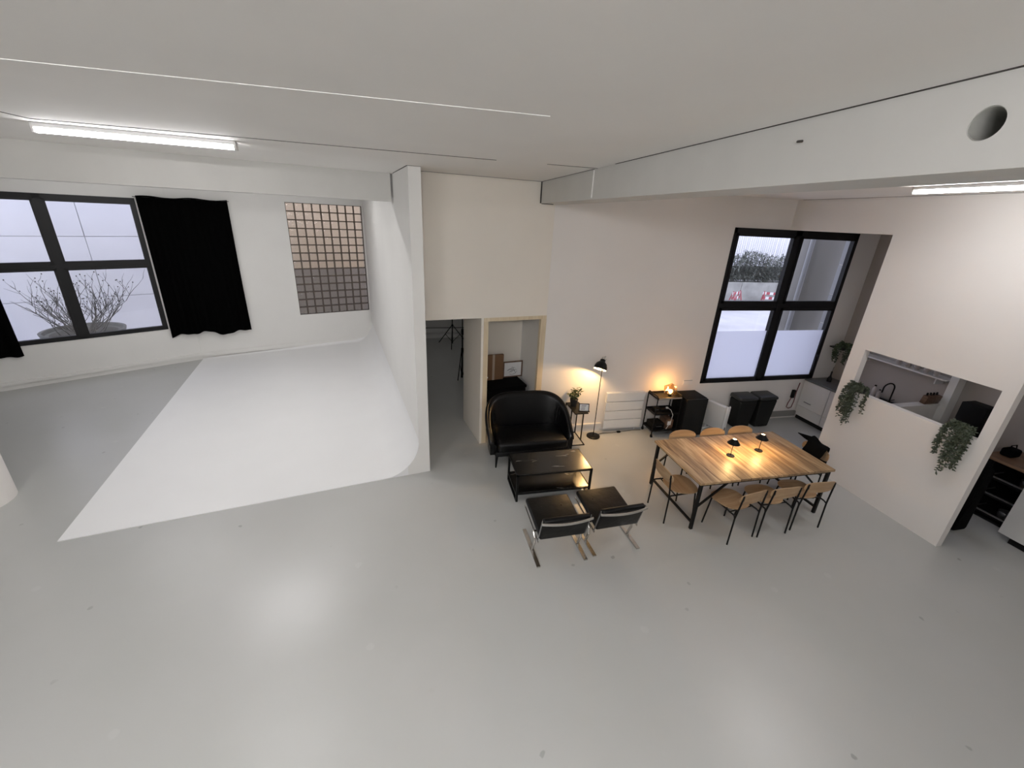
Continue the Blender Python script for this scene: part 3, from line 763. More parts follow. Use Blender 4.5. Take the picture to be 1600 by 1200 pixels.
# ------------------------------------------------------------------ table lamps
def table_lamp(x, y, label):
    t = thing('table_lamp', label, 'table lamp', (x, y, TZ), 0, 'small black table lamps')
    MB().lathe([(0.0, 0.0), (0.055, 0.0), (0.055, 0.008), (0.05, 0.012), (0.0, 0.012)], 28).build('base', m_black, t)
    MB().tube([(0, 0, 0.01), (0, 0, 0.235)], 0.0045, 8).build('stem', m_black, t)
    sh = MB().lathe([(0.085, 0.200), (0.028, 0.270), (0.026, 0.270), (0.026, 0.266), (0.082, 0.199)], 32, closed=True)
    so = sh.build('shade', m_black, t)
    MB().lathe([(0.0, 0.262), (0.0258, 0.262), (0.0258, 0.267), (0.0, 0.268)], 20).build('light_cap', m_bulb2, so)
    L = bpy.data.lights.new('table_lamp_light', 'POINT'); L.energy = 15.0; L.color = WARM; L.shadow_soft_size = 0.018
    lo = bpy.data.objects.new('table_lamp_light', L); COL.objects.link(lo); lo.parent = t; lo.location = (0.012, 0, 0.222)
    return t
table_lamp(4.298, 4.297, 'small black table lamp with conical shade, left one on the dining table')
table_lamp(4.831, 4.362, 'small black table lamp with conical shade, right one on the dining table')

# ------------------------------------------------------------------ coffee table
CX0, CX1, CY0, CY1, CZ = 1.285, 2.41, 4.71, 5.28, 0.45
t = thing('coffee_table', 'low black coffee table with marbled top and lower shelf', 'coffee table', ((CX0 + CX1) / 2, (CY0 + CY1) / 2, 0))
a, b = (CX1 - CX0) / 2, (CY1 - CY0) / 2
MB().rbox(-a + 0.012, a - 0.012, -b + 0.012, b - 0.012, CZ - 0.016, CZ, 0.002, 1).build('table_top', m_marble, t)
MB().rbox(-a + 0.02, a - 0.02, -b + 0.02, b - 0.02, 0.125, 0.14, 0.002, 1).build('shelf', m_marble, t)
f = MB()
for sy in (-1, 1): f.box(-a, a, sy * b - (0.03 if sy > 0 else 0), sy * b + (0.03 if sy < 0 else 0), CZ - 0.03, CZ - 0.003)
for sx in (-1, 1): f.box(sx * a - (0.03 if sx > 0 else 0), sx * a + (0.03 if sx < 0 else 0), -b, b, CZ - 0.03, CZ - 0.003)
f.build('top_frame', m_black, t)
for sx in (-1, 1):
    x0, x1 = (a - 0.03, a) if sx > 0 else (-a, -a + 0.03)
    for sy in (-1, 1):
        y0, y1 = (b - 0.03, b) if sy > 0 else (-b, -b + 0.03)
        MB().box(x0, x1, y0, y1, 0.0, CZ - 0.03).build('leg', m_black, t)
    MB().box(x0, x1, -b + 0.03, b - 0.03, 0.0, 0.022).build('floor_rail', m_black, t)
    MB().box(x0, x1, -b + 0.03, b - 0.03, 0.115, 0.137).build('shelf_rail', m_black, t)
for sy in (-1, 1):
    y0, y1 = (b - 0.02, b - 0.002) if sy > 0 else (-b + 0.002, -b + 0.02)
    MB().box(-a + 0.03, a - 0.03, y0, y1, 0.115, 0.137).build('shelf_rail', m_black, t)

# ------------------------------------------------------------------ lounge chairs
def make_lounge(label):
    t = thing('lounge_chair', label, 'lounge chair', group='low black leather lounge chairs')
    for sx in (-1, 1):
        x = sx * 0.295
        MB().bar((x, 0.0, 0.010), (x, 0.64, 0.010), 0.045, 0.018).build('runner', m_chrome, t)
        MB().tube([(x, 0.27, 0.018), (x, 0.25, 0.08), (x, 0.215, 0.17), (x, 0.225, 0.25), (x, 0.29, 0.30)], 0.017, 10).build('leg', m_chrome, t)
        MB().bar((x * 0.985, 0.10, 0.285), (x * 0.985, 0.70, 0.345), 0.010, 0.022).build('side_rail', m_chrome, t)
        MB().bar((x * 0.985, 0.12, 0.29), (x * 0.985, 0.015, 0.66), 0.008, 0.014, (0, 1, 0)).build('back_rail', m_steel, t)
    s = MB().rbox(-0.285, 0.285, 0.10, 0.72, 0.335, 0.40, 0.026, 3)
    s.xf(Matrix.Translation((0, 0.1, 0.34)) @ Matrix.Rotation(R(5), 4, 'X') @ Matrix.Translation((0, -0.1, -0.34)))
    so = s.build('seat_cushion', m_leather2, t)
    for (px, py) in ((-0.13, 0.28), (0.13, 0.28), (-0.13, 0.52), (0.13, 0.52)):
        MB().lathe([(0, 0.0), (0.011, 0.0), (0.008, 0.006), (0, 0.008)], 10, (px, py, 0.397 + (py - 0.1) * 0.087)).build('button', m_leather, so)
    bk = MB().rbox(-0.285, 0.285, -0.035, 0.035, 0.0, 0.36, 0.028, 3)
    for v in bk.v: v.y -= 0.05 * (1 - (v.x / 0.285) ** 2) * (v.z / 0.36)
    bk.xf(Matrix.Translation((0, 0.125, 0.325)) @ Matrix.Rotation(R(16), 4, 'X'))
    bk.build('back_cushion', m_leather2, t)
    pts = []
    for i in range(15):
        u = -1 + 2 * i / 14; pts.append((u * 0.305, -0.012 - 0.045 * (1 - u * u), 0.635 + 0.0 * u))
    bb = MB()
    for i in range(14): bb.bar(pts[i], pts[i + 1], 0.014, 0.026)
    bb.build('top_bar', m_chrome, t)
    MB().bar((-0.285, 0.30, 0.275), (0.285, 0.30, 0.275), 0.03, 0.012).build('cross_bar', m_chrome, t)
    return t
lc = make_lounge('low black leather lounge chair with steel runners, left one facing the coffee table')
lc.location = (1.572, 3.50, 0); lc.rotation_euler = (0, 0, R(1))
dup(lc, (2.29, 3.555, 0), R(2.5), 'low black leather lounge chair with steel runners, right one beside the dining table', 'low black leather lounge chairs')

# ------------------------------------------------------------------ loveseat
t = thing('loveseat', 'black leather loveseat with high curved back in front of the closet', 'sofa', (1.765, 5.55, 0))
NS = 56; cs = []
def upath(q, off):
    th = math.pi * (1 - q); c, s_ = math.cos(th), math.sin(th)
    x = (0.69 + off) * math.copysign(abs(c) ** 0.52, c); y = 0.10 + (0.66 + off) * abs(s_) ** 0.55
    return x, y
vs = []; fs = []; top = []
for i in range(NS + 1):
    q = i / NS; s_ = math.sin(math.pi * q)
    zt = 0.46 + 0.54 * (s_ ** 0.55 if s_ > 0 else 0)
    ring = []
    for (off, zz) in ((0.0, 0.22), (0.005, 0.40), (0.02, zt - 0.06), (0.012, zt - 0.015), (-0.02, zt), (-0.055, zt - 0.015), (-0.07, zt - 0.07), (-0.10, 0.40), (-0.10, 0.22)):
        zz = min(zz, zt) if zz > 0.22 else zz
        x, y = upath(q, off + 0.07 * max(0, (zz - 0.4) / 0.6))
        ring.append((x, y, zz))
    top.append(ring[4]); vs += ring
m9 = 9
for i in range(NS):
    for k in range(m9):
        l = (k + 1) % m9; fs.append((i * m9 + k, i * m9 + l, (i + 1) * m9 + l, (i + 1) * m9 + k))
fs.append(tuple(range(m9))); fs.append(tuple(NS * m9 + k for k in range(m9))[::-1])
bk = MB().raw(vs, fs).build('backrest', m_leather, t, 60)
MB().tube(top, 0.008, 8).build('piping', m_leather, bk)
for q in (0.18, 0.215, 0.25, 0.75, 0.785, 0.82):
    pts = []
    for z in (0.50, 0.60, 0.70, 0.78):
        x, y = upath(q, -0.092 + 0.07 * (z - 0.4) / 0.6 + 0.02 * (z - 0.4)); pts.append((x, y, z))
    MB().tube(pts, [0.004, 0.012, 0.012, 0.004], 8).build('pleat', m_leather, bk)
MB().rbox(-0.58, 0.58, 0.0, 0.64, 0.29, 0.455, 0.05, 4).build('seat_cushion', m_leather, t)
MB().rbox(-0.62, 0.62, 0.02, 0.70, 0.215, 0.30, 0.02, 2).build('base', m_leather, t)
for (x, y) in ((-0.585, 0.07), (0.585, 0.07), (-0.52, 0.64), (0.52, 0.64)):
    MB().tube([(x, y, 0.22), (x * 1.02, y, 0)], [0.024, 0.012], 10).build('leg', m_blackmat, t)

# ------------------------------------------------------------------ closet contents
cl = lambda s, tt, z=0: Vector(hp(s, tt, z))
hr = R(9.4)
t = thing('storage_chest', 'large black covered chest inside the closet', 'chest', cl(1.50, 0.72), hr)
MB().rbox(-0.46, 0.46, -0.30, 0.24, 0.0, 0.80, 0.02, 2).build('body', m_fabric, t)
MB().rbox(-0.475, 0.475, -0.315, 0.255, 0.80, 0.86, 0.02, 2).build('lid', m_fabric, t)
t = thing('cardboard_panel', 'brown cardboard sheet with pale tape leaning in the closet', 'cardboard', cl(1.43, 0.80, 0.86), hr)
MB().rbox(-0.21, 0.21, 0.0, 0.05, 0.0, 0.50, 0.004, 1).build('sheet', m_card, t)
MB().box(-0.015, 0.03, -0.002, 0.052, 0.0, 0.502).build('tape', m_tape, t)
MB().lathe([(0, 0), (0.02, 0), (0.02, 0.003), (0, 0.003)], 14).xf(Matrix.Translation((-0.12, 0, 0.06)) @ Matrix.Rotation(R(90), 4, 'X')).build('sticker', m_paper, t)
t = thing('picture_frame', 'framed dark line drawing leaning behind the cardboard in the closet', 'picture', cl(1.862, 0.86, 0.86), hr)
pf = MB().box(-0.2, 0.2, 0, 0.025, 0, 0.022).box(-0.2, 0.2, 0, 0.025, 0.30, 0.322).box(-0.2, -0.178, 0, 0.025, 0, 0.322).box(0.178, 0.2, 0, 0.025, 0, 0.322)
pf.build('frame', m_brownwood, t)
pp = MB().box(-0.178, 0.178, 0.010, 0.015, 0.022, 0.30).build('print', m_paper, t)
for i in range(7):
    x0 = random.uniform(-0.14, 0.0); z0 = random.uniform(0.05, 0.2)
    MB().tube([(x0, 0.009, z0), (x0 + 0.05, 0.009, z0 + random.uniform(-0.02, 0.06)), (x0 + 0.10, 0.009, z0 + random.uniform(-0.02, 0.08)), (x0 + 0.13, 0.009, z0 + 0.02)], 0.003, 5).build('ink_line', m_ink, pp)

# ------------------------------------------------------------------ side table and things on it
t = thing('side_table', 'narrow black steel side table between loveseat and floor lamp', 'side table', (2.765, 6.34, 0))
a, b = 0.125, 0.245
MB().rbox(-a, a, -b, b, 0.625, 0.642, 0.002, 1).build('table_top', m_black, t)
for sx in (-1, 1):
    for sy in (-1, 0.25):
        MB().box(sx * (a - 0.009) - 0.009, sx * (a - 0.009) + 0.009, -sy * (b - 0.01) - 0.009, -sy * (b - 0.01) + 0.009, 0.014, 0.625).build('leg', m_black, t)
    MB().box(sx * (a - 0.008) - 0.007, sx * (a - 0.008) + 0.007, -b, b, 0, 0.014).build('floor_rail', m_black, t)
for sy in (-1, 1):
    MB().box(-a + 0.015, a - 0.015, sy * (b - 0.008) - 0.007, sy * (b - 0.008) + 0.007, 0, 0.014).build('floor_rail', m_black, t)

def leaf_quad(mb, p, d, up, L, Wd):
    d = d.normalized(); sd = d.cross(up)
    sd = sd.normalized() if sd.length > 1e-4 else d.orthogonal().normalized()
    nn = sd.cross(d)
    mb.raw([p, p + d * L * 0.45 + sd * Wd / 2 + nn * L * 0.05, p + d * L, p + d * L * 0.45 - sd * Wd / 2 + nn * L * 0.05], [(0, 1, 2), (0, 2, 3)])
t = thing('potted_plant', 'small leafy green plant in a black pot on the side table', 'plant', (2.735, 6.44, 0.642))
MB().lathe([(0.0, 0), (0.055, 0), (0.075, 0.13), (0.068, 0.13), (0.06, 0.11), (0, 0.11)], 24).build('pot', m_pot, t)
st = MB(); lf = MB(); rnd = random.Random(4)
for i in range(11):
    a_ = rnd.uniform(0, 6.283); sp = rnd.uniform(0.04, 0.13); h = rnd.uniform(0.20, 0.36)
    P = [Vector((0.02 * math.cos(a_), 0.02 * math.sin(a_), 0.11)), Vector((sp * 0.6 * math.cos(a_), sp * 0.6 * math.sin(a_), 0.11 + (h - 0.11) * 0.6)), Vector((sp * math.cos(a_), sp * math.sin(a_), h))]
    st.tube(P, 0.003, 5)
    for k in range(9):
        q = rnd.uniform(0.3, 1.0); p = P[0].lerp(P[2], q)
        d = Vector((rnd.uniform(-1, 1), rnd.uniform(-1, 1), rnd.uniform(-0.7, 0.6)))
        leaf_quad(lf, p, d, Vector((0, 0, 1)), rnd.uniform(0.05, 0.09), rnd.uniform(0.03, 0.05))
st.build('stems', m_leaf, t); lf.build('foliage', m_leaf, t)
t = thing('sign_frame', 'small black framed white notice standing on the side table', 'sign', (2.83, 6.17, 0.642), R(-12))
sg = MB().box(-0.09, 0.09, 0, 0.015, 0, 0.012).box(-0.09, 0.09, 0, 0.015, 0.128, 0.14).box(-0.09, -0.078, 0, 0.015, 0, 0.14).box(0.078, 0.09, 0, 0.015, 0, 0.14)
TL = Matrix.Rotation(R(-14), 4, 'X')
sg.xf(TL).build('frame', m_black, t)
sp_ = MB().box(-0.078, 0.078, 0.005, 0.009, 0.012, 0.128).xf(TL).build('paper', m_paper, t)
tx = MB()
for (x0, x1, z) in ((-0.045, 0.04, 0.108), (-0.05, 0.03, 0.088), (-0.05, 0.02, 0.06), (-0.06, 0.015, 0.036)): tx.box(x0, x1, 0.003, 0.0045, z - 0.004, z + 0.004)
tx.xf(TL).build('printed_lines', m_ink, sp_)
MB().rbox(-0.1, 0.1, -0.03, 0.06, 0, 0.008, 0.002, 1).build('stand', m_black, t)

# ------------------------------------------------------------------ floor lamp
t = thing('floor_lamp', 'lit black floor lamp with bell shade in front of the back wall', 'floor lamp', (3.176, 6.385, 0))
MB().lathe([(0, 0), (0.125, 0), (0.125, 0.018), (0.115, 0.026), (0, 0.028)], 36).build('base', m_black, t)
MB().tube([(0, 0, 0.02), (0, 0, 1.40)], 0.0075, 10).build('pole', m_black, t)
hd_ = Matrix.Translation((-0.03, -0.01, 1.42)) @ Matrix.Rotation(R(22), 4, 'Y') @ Matrix.Rotation(R(-20), 4, 'X') @ Matrix.Scale(1.2, 4)
sh = MB().lathe([(0.095, -0.06), (0.095, -0.02), (0.075, 0.03), (0.04, 0.06), (0.035, 0.09), (0.02, 0.10), (0.0, 0.10), (0.0, 0.095), (0.018, 0.094), (0.032, 0.085), (0.037, 0.056), (0.071, 0.026), (0.091, -0.02), (0.091, -0.06)], 32, closed=True)
so = sh.xf(hd_).build('shade', m_black, t)
ll = MB(); pr_ = [(0.0902, -0.059), (0.0902, -0.02), (0.070, 0.025), (0.0362, 0.055)]
nn_ = 32; vs = []
for (r_, z_) in pr_:
    for k in range(nn_): vs.append((r_ * math.cos(2 * math.pi * k / nn_), r_ * math.sin(2 * math.pi * k / nn_), z_))
ll.raw(vs, [(i * nn_ + k, i * nn_ + (k + 1) % nn_, (i + 1) * nn_ + (k + 1) % nn_, (i + 1) * nn_ + k) for i in range(3) for k in range(nn_)]).xf(hd_).build('shade_lining', m_inner, so)
MB().lathe([(0, -0.025), (0.014, -0.018), (0.02, 0.01), (0.016, 0.03), (0, 0.04)], 16).xf(hd_).build('bulb', m_bulb, so)
MB().tube([(0, 0, 0.09), (0.0, 0, 0.13), (0.03, 0, 0.15), (0.045, 0, 0.12), (0.04, 0, 0.06)], 0.005, 8).xf(hd_).build('swivel_hook', m_chrome, t)
MB().lathe([(0, 0.09), (0.024, 0.09), (0.024, 0.125), (0, 0.125)], 16).xf(hd_).build('socket', m_chrome, t)
L = bpy.data.lights.new('floor_lamp_light', 'POINT'); L.energy = 38; L.color = WARM; L.shadow_soft_size = 0.02
lo = bpy.data.objects.new('floor_lamp_light', L); COL.objects.link(lo); lo.parent = t; lo.matrix_local = hd_ @ Matrix.Translation((0, 0, -0.03))
tag(MB().tube([(3.26, 6.42, 0.006), (3.40, 6.47, 0.006), (3.60, 6.46, 0.006), (3.85, 6.49, 0.006), (4.05, 6.51, 0.006), (4.22, 6.50, 0.006)], 0.005, 6).build('extension_cable', m_blackmat),
    'black power cord lying on the floor from lamp to trolley', 'cable')
tag(MB().rbox(3.70, 3.77, 6.445, 6.485, 0.0, 0.03, 0.008, 2).build('cord_switch', m_blackmat), 'black foot switch on the floor lamp cord', 'switch')

# ------------------------------------------------------------------ wall radiator
t = thing('wall_radiator', 'white panel radiator of wide horizontal bars under the back wall', 'radiator', (3.815, YB, 0))
MB().box(-0.375, 0.375, -0.02, -0.0, 0.06, 0.80).build('back_casing', m_white, t)
for k in range(4):
    z0 = 0.07 + k * 0.187
    MB().rbox(-0.39, 0.39, -0.085, -0.02, z0, z0 + 0.174, 0.003, 1).build('panel', m_white, t)
MB().tube([(0.3, -0.04, 0.07), (0.3, -0.04, 0.0)], 0.01, 8).build('pipe', m_white, t)

# ------------------------------------------------------------------ shelf trolley
t = thing('shelf_trolley', 'black metal three tier trolley with the glowing glass lamp on top', 'trolley', (4.525, 6.36, 0))
a, b = 0.25, 0.165
for (z, nm) in ((0.12, 0), (0.46, 1), (0.775, 2)):
    s = MB().box(-a, a, -b, b, z, z + 0.008)
    for sy in (-1, 1): s.box(-a, a, sy * b - 0.004, sy * b + 0.004, z, z + 0.035)
    for sx in (-1, 1): s.box(sx * a - 0.004, sx * a + 0.004, -b, b, z, z + 0.035)
    s.build('tray', m_black, t)
for sx in (-1, 1):
    MB().tube([(sx * a, -b, 0.06), (sx * a, -b, 0.80), (sx * a, -b + 0.02, 0.835), (sx * a, b - 0.02, 0.835), (sx * a, b, 0.80), (sx * a, b, 0.06)], 0.011, 8).build('end_frame', m_black, t)
    for sy in (-1, 1):
        MB().lathe([(0, -0.012), (0.028, -0.012), (0.028, 0.012), (0, 0.012)], 16).xf(Matrix.Translation((sx * a, sy * b, 0.028)) @ Matrix.Rotation(R(90), 4, 'Y')).build('wheel', m_blackmat, t)
        MB().box(sx * a - 0.016, sx * a + 0.016, sy * b - 0.01, sy * b + 0.01, 0.03, 0.065).build('caster_fork', m_black, t)
MB().box(-a + 0.02, a + 0.004, -b - 0.006, -b - 0.002, 0.782, 0.806).build('lit_edge_strip', m_tape, t)  # pale colour paints the lamp-lit front edge of the black tray
TRX, TRY = 4.525, 6.36
t = thing('glass_lamp', 'glowing faceted amber glass globe lamp on the trolley', 'lamp', (TRX + 0.08, TRY - 0.02, 0.783))
bm = bmesh.new(); bmesh.ops.create_icosphere(bm, subdivisions=1, radius=0.142)
rnd = random.Random(9)
for v in bm.verts:
    v.co *= rnd.uniform(0.93, 1.06); v.co.z = max(v.co.z, -0.115); v.co += Vector((0, 0, 0.118))
bm.verts.index_update()
g = MB().raw([v.co.copy() for v in bm.verts], [tuple(v.index for v in f.verts) for f in bm.faces]); bm.free()
g.build('globe', m_amber, t, sharp=5)
MB().lathe([(0, 0), (0.03, 0), (0.03, 0.035), (0.016, 0.045), (0, 0.045)], 16, (0, 0, 0.004)).build('socket', m_black, t)
MB().lathe([(0, 0.045), (0.014, 0.05), (0.036, 0.085), (0.03, 0.118), (0, 0.132)], 16).build('bulb', m_bulb, t)
L = bpy.data.lights.new('glass_lamp_light', 'POINT'); L.energy = 16; L.color = WARM; L.shadow_soft_size = 0.03
lo = bpy.data.objects.new('glass_lamp_light', L); COL.objects.link(lo); lo.parent = t; lo.location = (0, 0, 0.125)
t = thing('power_strip', 'black power strip with white plug on the middle trolley tray', 'power strip', (TRX + 0.05, TRY, 0.468))
MB().rbox(-0.12, 0.12, -0.03, 0.03, 0, 0.04, 0.006, 2).build('body', m_blackmat, t)
MB().rbox(0.02, 0.06, -0.02, 0.02, 0.04, 0.075, 0.008, 2).build('plug', m_whitecable, t)
MB().tube([(0.04, -0.02, 0.07), (0.05, -0.12, 0.06), (0.055, -0.19, 0.0), (0.05, -0.185, -0.12), (0.01, -0.18, -0.24), (-0.02, -0.175, -0.305)], 0.005, 6).build('cable', m_whitecable, t)
t = thing('router_box', 'small dark box on the middle trolley tray', 'box', (TRX - 0.10, TRY + 0.05, 0.468))
MB().rbox(-0.07, 0.07, -0.05, 0.05, 0, 0.05, 0.006, 2).build('body', m_darkgrey, t)
MB().rbox(-0.05, 0.05, -0.052, -0.05, 0.015, 0.03, 0.0005, 1).build('label_strip', m_steel, t)
t = thing('storage_box', 'brown box with white label on the bottom trolley tray', 'box', (TRX + 0.13, TRY, 0.128))
MB().rbox(-0.08, 0.08, -0.11, 0.11, 0, 0.19, 0.006, 2).build('body', m_brownwood, t)
MB().box(-0.045, 0.03, -0.114, -0.110, 0.08, 0.16).build('label', m_paper, t)
t = thing('storage_case', 'black case on the bottom trolley tray', 'case', (TRX - 0.10, TRY, 0.128))
MB().rbox(-0.12, 0.12, -0.12, 0.12, 0, 0.13, 0.01, 2).build('body', m_blackmat, t)
MB().tube([(-0.05, -0.122, 0.07), (-0.05, -0.14, 0.08), (0.05, -0.14, 0.08), (0.05, -0.122, 0.07)], 0.005, 6).build('handle', m_steel, t)

# ------------------------------------------------------------------ fridge, heater, bins
t = thing('mini_fridge', 'small matt black fridge between trolley and white heater', 'fridge', (5.04, 6.30, 0))
MB().rbox(-0.225, 0.225, -0.17, 0.22, 0.02, 0.80, 0.01, 2).build('body', m_blackmat, t)
d_ = MB().rbox(-0.222, 0.222, -0.215, -0.175, 0.04, 0.795, 0.01, 2).build('door', m_darkgrey, t)
MB().rbox(0.13, 0.19, -0.222, -0.214, 0.62, 0.64, 0.003, 1).build('handle', m_black, d_)
for sx in (-1, 1):
    MB().lathe([(0, 0), (0.02, 0), (0.02, 0.03), (0, 0.03)], 12, (sx * 0.18, -0.12, 0)).build('foot', m_blackmat, t)
t = thing('convector_heater', 'white freestanding convector heater next to the black fridge', 'heater', (5.66, 6.26, 0), R(17))
MB().rbox(-0.045, 0.045, -0.20, 0.20, 0.10, 0.60, 0.02, 3).build('body', m_white, t)
MB().rbox(-0.052, 0.052, -0.235, -0.185, 0.07, 0.625, 0.02, 3).build('control_end', m_white, t)
MB().lathe([(0, 0), (0.018, 0), (0.016, 0.008), (0, 0.008)], 16, (0, -0.21, 0.622)).build('knob', m_darkgrey, t)
MB().rbox(-0.01, 0.01, -0.238, -0.234, 0.12, 0.19, 0.001, 1).build('switch', m_darkgrey, t)
for sy in (-0.16, 0.16):
    MB().rbox(-0.11, 0.11, sy - 0.02, sy + 0.02, 0.0, 0.03, 0.006, 1).build('foot', m_white, t)
    MB().box(-0.02, 0.02, sy - 0.012, sy + 0.012, 0.02, 0.11).build('foot_post', m_white, t)
def bin_(x, label):
    t = thing('waste_bin', label, 'bin', (x, 6.42, 0), 0, 'dark pedal bins under the window')
    mb = MB().rbox(-0.205, 0.205, -0.155, 0.15, 0.0, 0.60, 0.03, 3)
    for v in mb.v:
        k_ = 0.80 + 0.20 * v.z / 0.60; v.x *= k_; v.y *= k_
    mb.build('body', m_darkgrey, t)
    mb = MB().rbox(-0.215, 0.215, -0.165, 0.165, 0.60, 0.69, 0.035, 3)
    for v in mb.v:
        if v.z > 0.64: v.z -= 0.12 * max(0, -v.y)
    mb.build('lid', m_darkgrey2, t)
    MB().rbox(-0.08, 0.08, -0.145, -0.115, 0.02, 0.035, 0.004, 1).build('pedal', m_black, t)
    return t
bin_(6.37, 'dark grey pedal bin under the window, the one next to the white heater')
bin_(6.84, 'dark grey pedal bin under the window, the one nearer the kitchen')
t = thing('socket_cable', 'dark plugs and looped reddish cable on the wall beside the kitchen cabinet', 'cable', (7.72, YB, 0))
MB().rbox(-0.02, 0.05, -0.05, 0.0, 0.48, 0.66, 0.008, 2).build('plug_block', m_blackmat, t)
MB().tube([(0.0, -0.03, 0.5), (-0.05, -0.03, 0.36), (-0.06, -0.03, 0.27), (0.0, -0.03, 0.24), (0.07, -0.03, 0.26), (0.09, -0.03, 0.4), (0.08, -0.03, 0.62), (0.1, -0.03, 0.82)], 0.009, 8).build('cable_loop', m_redcable, t)
t = thing('wall_socket', 'white double socket plate on the wall left of the tall window', 'socket', (5.13, YB, 0.93))
MB().rbox(-0.10, 0.10, -0.012, 0, -0.05, 0.05, 0.003, 1).build('plate', m_white, t)
MB().box(-0.09, 0.09, -0.02, -0.012, 0.040, 0.046).build('cover_edge', m_steel, t)
MB().rbox(-0.08, 0.08, -0.016, -0.010, -0.04, 0.03, 0.002, 1).build('cover', m_white, t)

# ------------------------------------------------------------------ passage: light stands
def stand(x, y, spread, hgt, label, zb):
    t = thing('light_stand', label, 'light stand', (x, y, 0), random.uniform(0, 2), 'black light stands in the passage')
    MB().tube([(0, 0, 0.06), (0, 0, hgt * 0.55)], 0.016, 10).build('lower_pole', m_blackmat, t)
    MB().tube([(0, 0, hgt * 0.5), (0, 0, hgt)], 0.011, 10).build('upper_pole', m_blackmat, t)
    MB().lathe([(0, zb), (0.03, zb), (0.03, zb + 0.06), (0, zb + 0.06)], 12).build('collar', m_blackmat, t)
    MB().lathe([(0, hgt * 0.52), (0.028, hgt * 0.52), (0.028, hgt * 0.58), (0, hgt * 0.58)], 12).build('collar', m_blackmat, t)
    for k in range(3):
        a_ = k * 2.094 + 0.3
        MB().tube([(0.02 * math.cos(a_), 0.02 * math.sin(a_), zb + 0.03), (spread * math.cos(a_), spread * math.sin(a_), 0.012)], 0.012, 8).build('leg', m_blackmat, t)
        MB().tube([(0.015 * math.cos(a_), 0.015 * math.sin(a_), 0.12), (spread * 0.5 * math.cos(a_), spread * 0.5 * math.sin(a_), zb * 0.5 + 0.015)], 0.008, 6).build('brace', m_blackmat, t)
    return t
stand(1.08, 12.5, 0.5, 2.4, 'black light stand with spread legs at the far end of the passage', 0.6)
stand(1.06, 9.55, 0.14, 2.2, 'black light stand with folded legs beside the beige panel', 0.75)
tag(MB().rbox(0.118, 0.138, 5.9, 5.93, 1.02, 1.08, 0.004, 1).xf(Matrix.Translation((0.0, 0, 0))).build('door_catch', m_blackmat), 'small black catch on the passage side of the partition', 'catch')

# ------------------------------------------------------------------ kitchen
CBX = 7.93
units = [(6.585, 5.99), (5.985, 5.39), (5.385, 4.70)]
ul = ['white kitchen base cabinet under the window end of the worktop', 'white kitchen base cabinet below the sink', 'white kitchen base cabinet beside the low kitchen wall']
for (y1, y0), lb in zip(units, ul):
    t = thing('base_cabinet', lb, 'cabinet', (CBX, (y0 + y1) / 2, 0), 0, 'white kitchen base cabinets')
    h = (y1 - y0) / 2 - 0.001
    MB().box(0.02, 0.62, -h, h, 0.10, 0.88).build('body', m_whitegrey, t)
    MB().box(0.06, 0.62, -h, h, 0.0, 0.10).build('plinth', m_darkgrey, t)
    dr = MB().rbox(0.0, 0.02, -h + 0.002, h - 0.002, 0.32, 0.875, 0.002, 1).build('door', m_whitegrey, t)
    MB().rbox(-0.022, 0.0, h - 0.30, h - 0.14, 0.43, 0.445, 0.003, 1).build('handle', m_steel, dr)
    d2 = MB().rbox(0.0, 0.02, -h + 0.002, h - 0.002, 0.105, 0.316, 0.002, 1).build('drawer', m_whitegrey, t)
t = thing('worktop', 'grey kitchen worktop with sink along the right wall', 'worktop', (CBX, 5.65, 0.88))
MB().rbox(-0.02, 0.66, -0.95, 0.93, 0.001, 0.036, 0.003, 1).build('slab', m_stone, t)
s = MB().box(0.18, 0.56, -0.62, -0.14, 0.036, 0.040).box(0.18, 0.20, -0.62, -0.14, 0.036, 0.05).box(0.54, 0.56, -0.62, -0.14, 0.036, 0.05).box(0.18, 0.56, -0.62, -0.60, 0.036, 0.05).box(0.18, 0.56, -0.16, -0.14, 0.036, 0.05)
s.build('sink', m_blackmat, t)
t = thing('kitchen_tap', 'black gooseneck kitchen tap behind the serving hatch', 'tap', (8.42, 5.27, 0.9165))
MB().lathe([(0, 0), (0.028, 0), (0.028, 0.03), (0.018, 0.04), (0, 0.04)], 16).build('base', m_black, t)
pts = [(0, 0, 0.03), (0, 0, 0.28)] + [(-0.10 + 0.10 * math.cos(a), 0.02 * (1 - math.cos(a)), 0.28 + 0.10 * math.sin(a)) for a in [R(x) for x in range(20, 181, 20)]] + [(-0.20, 0.04, 0.20)]
MB().tube(pts, 0.012, 10).build('spout', m_black, t)
MB().tube([(0, 0, 0.05), (0.0, -0.07, 0.09)], 0.007, 8).build('lever', m_black, t)
for i, (y, hh) in enumerate(((5.50, 0.17), (5.60, 0.22))):
    t = thing('soap_bottle', ['short grey bottle beside the kitchen tap', 'taller pale bottle beside the kitchen tap'][i], 'bottle', (8.45, y, 0.917), 0, 'bottles by the sink')
    MB().lathe([(0, 0), (0.035, 0), (0.035, hh * 0.7), (0.014, hh * 0.82), (0.014, hh * 0.9), (0, hh * 0.9)], 16).build('body', m_cup, t)
    MB().lathe([(0, hh * 0.9), (0.018, hh * 0.9), (0.018, hh), (0, hh)], 12).build('cap', m_black, t)
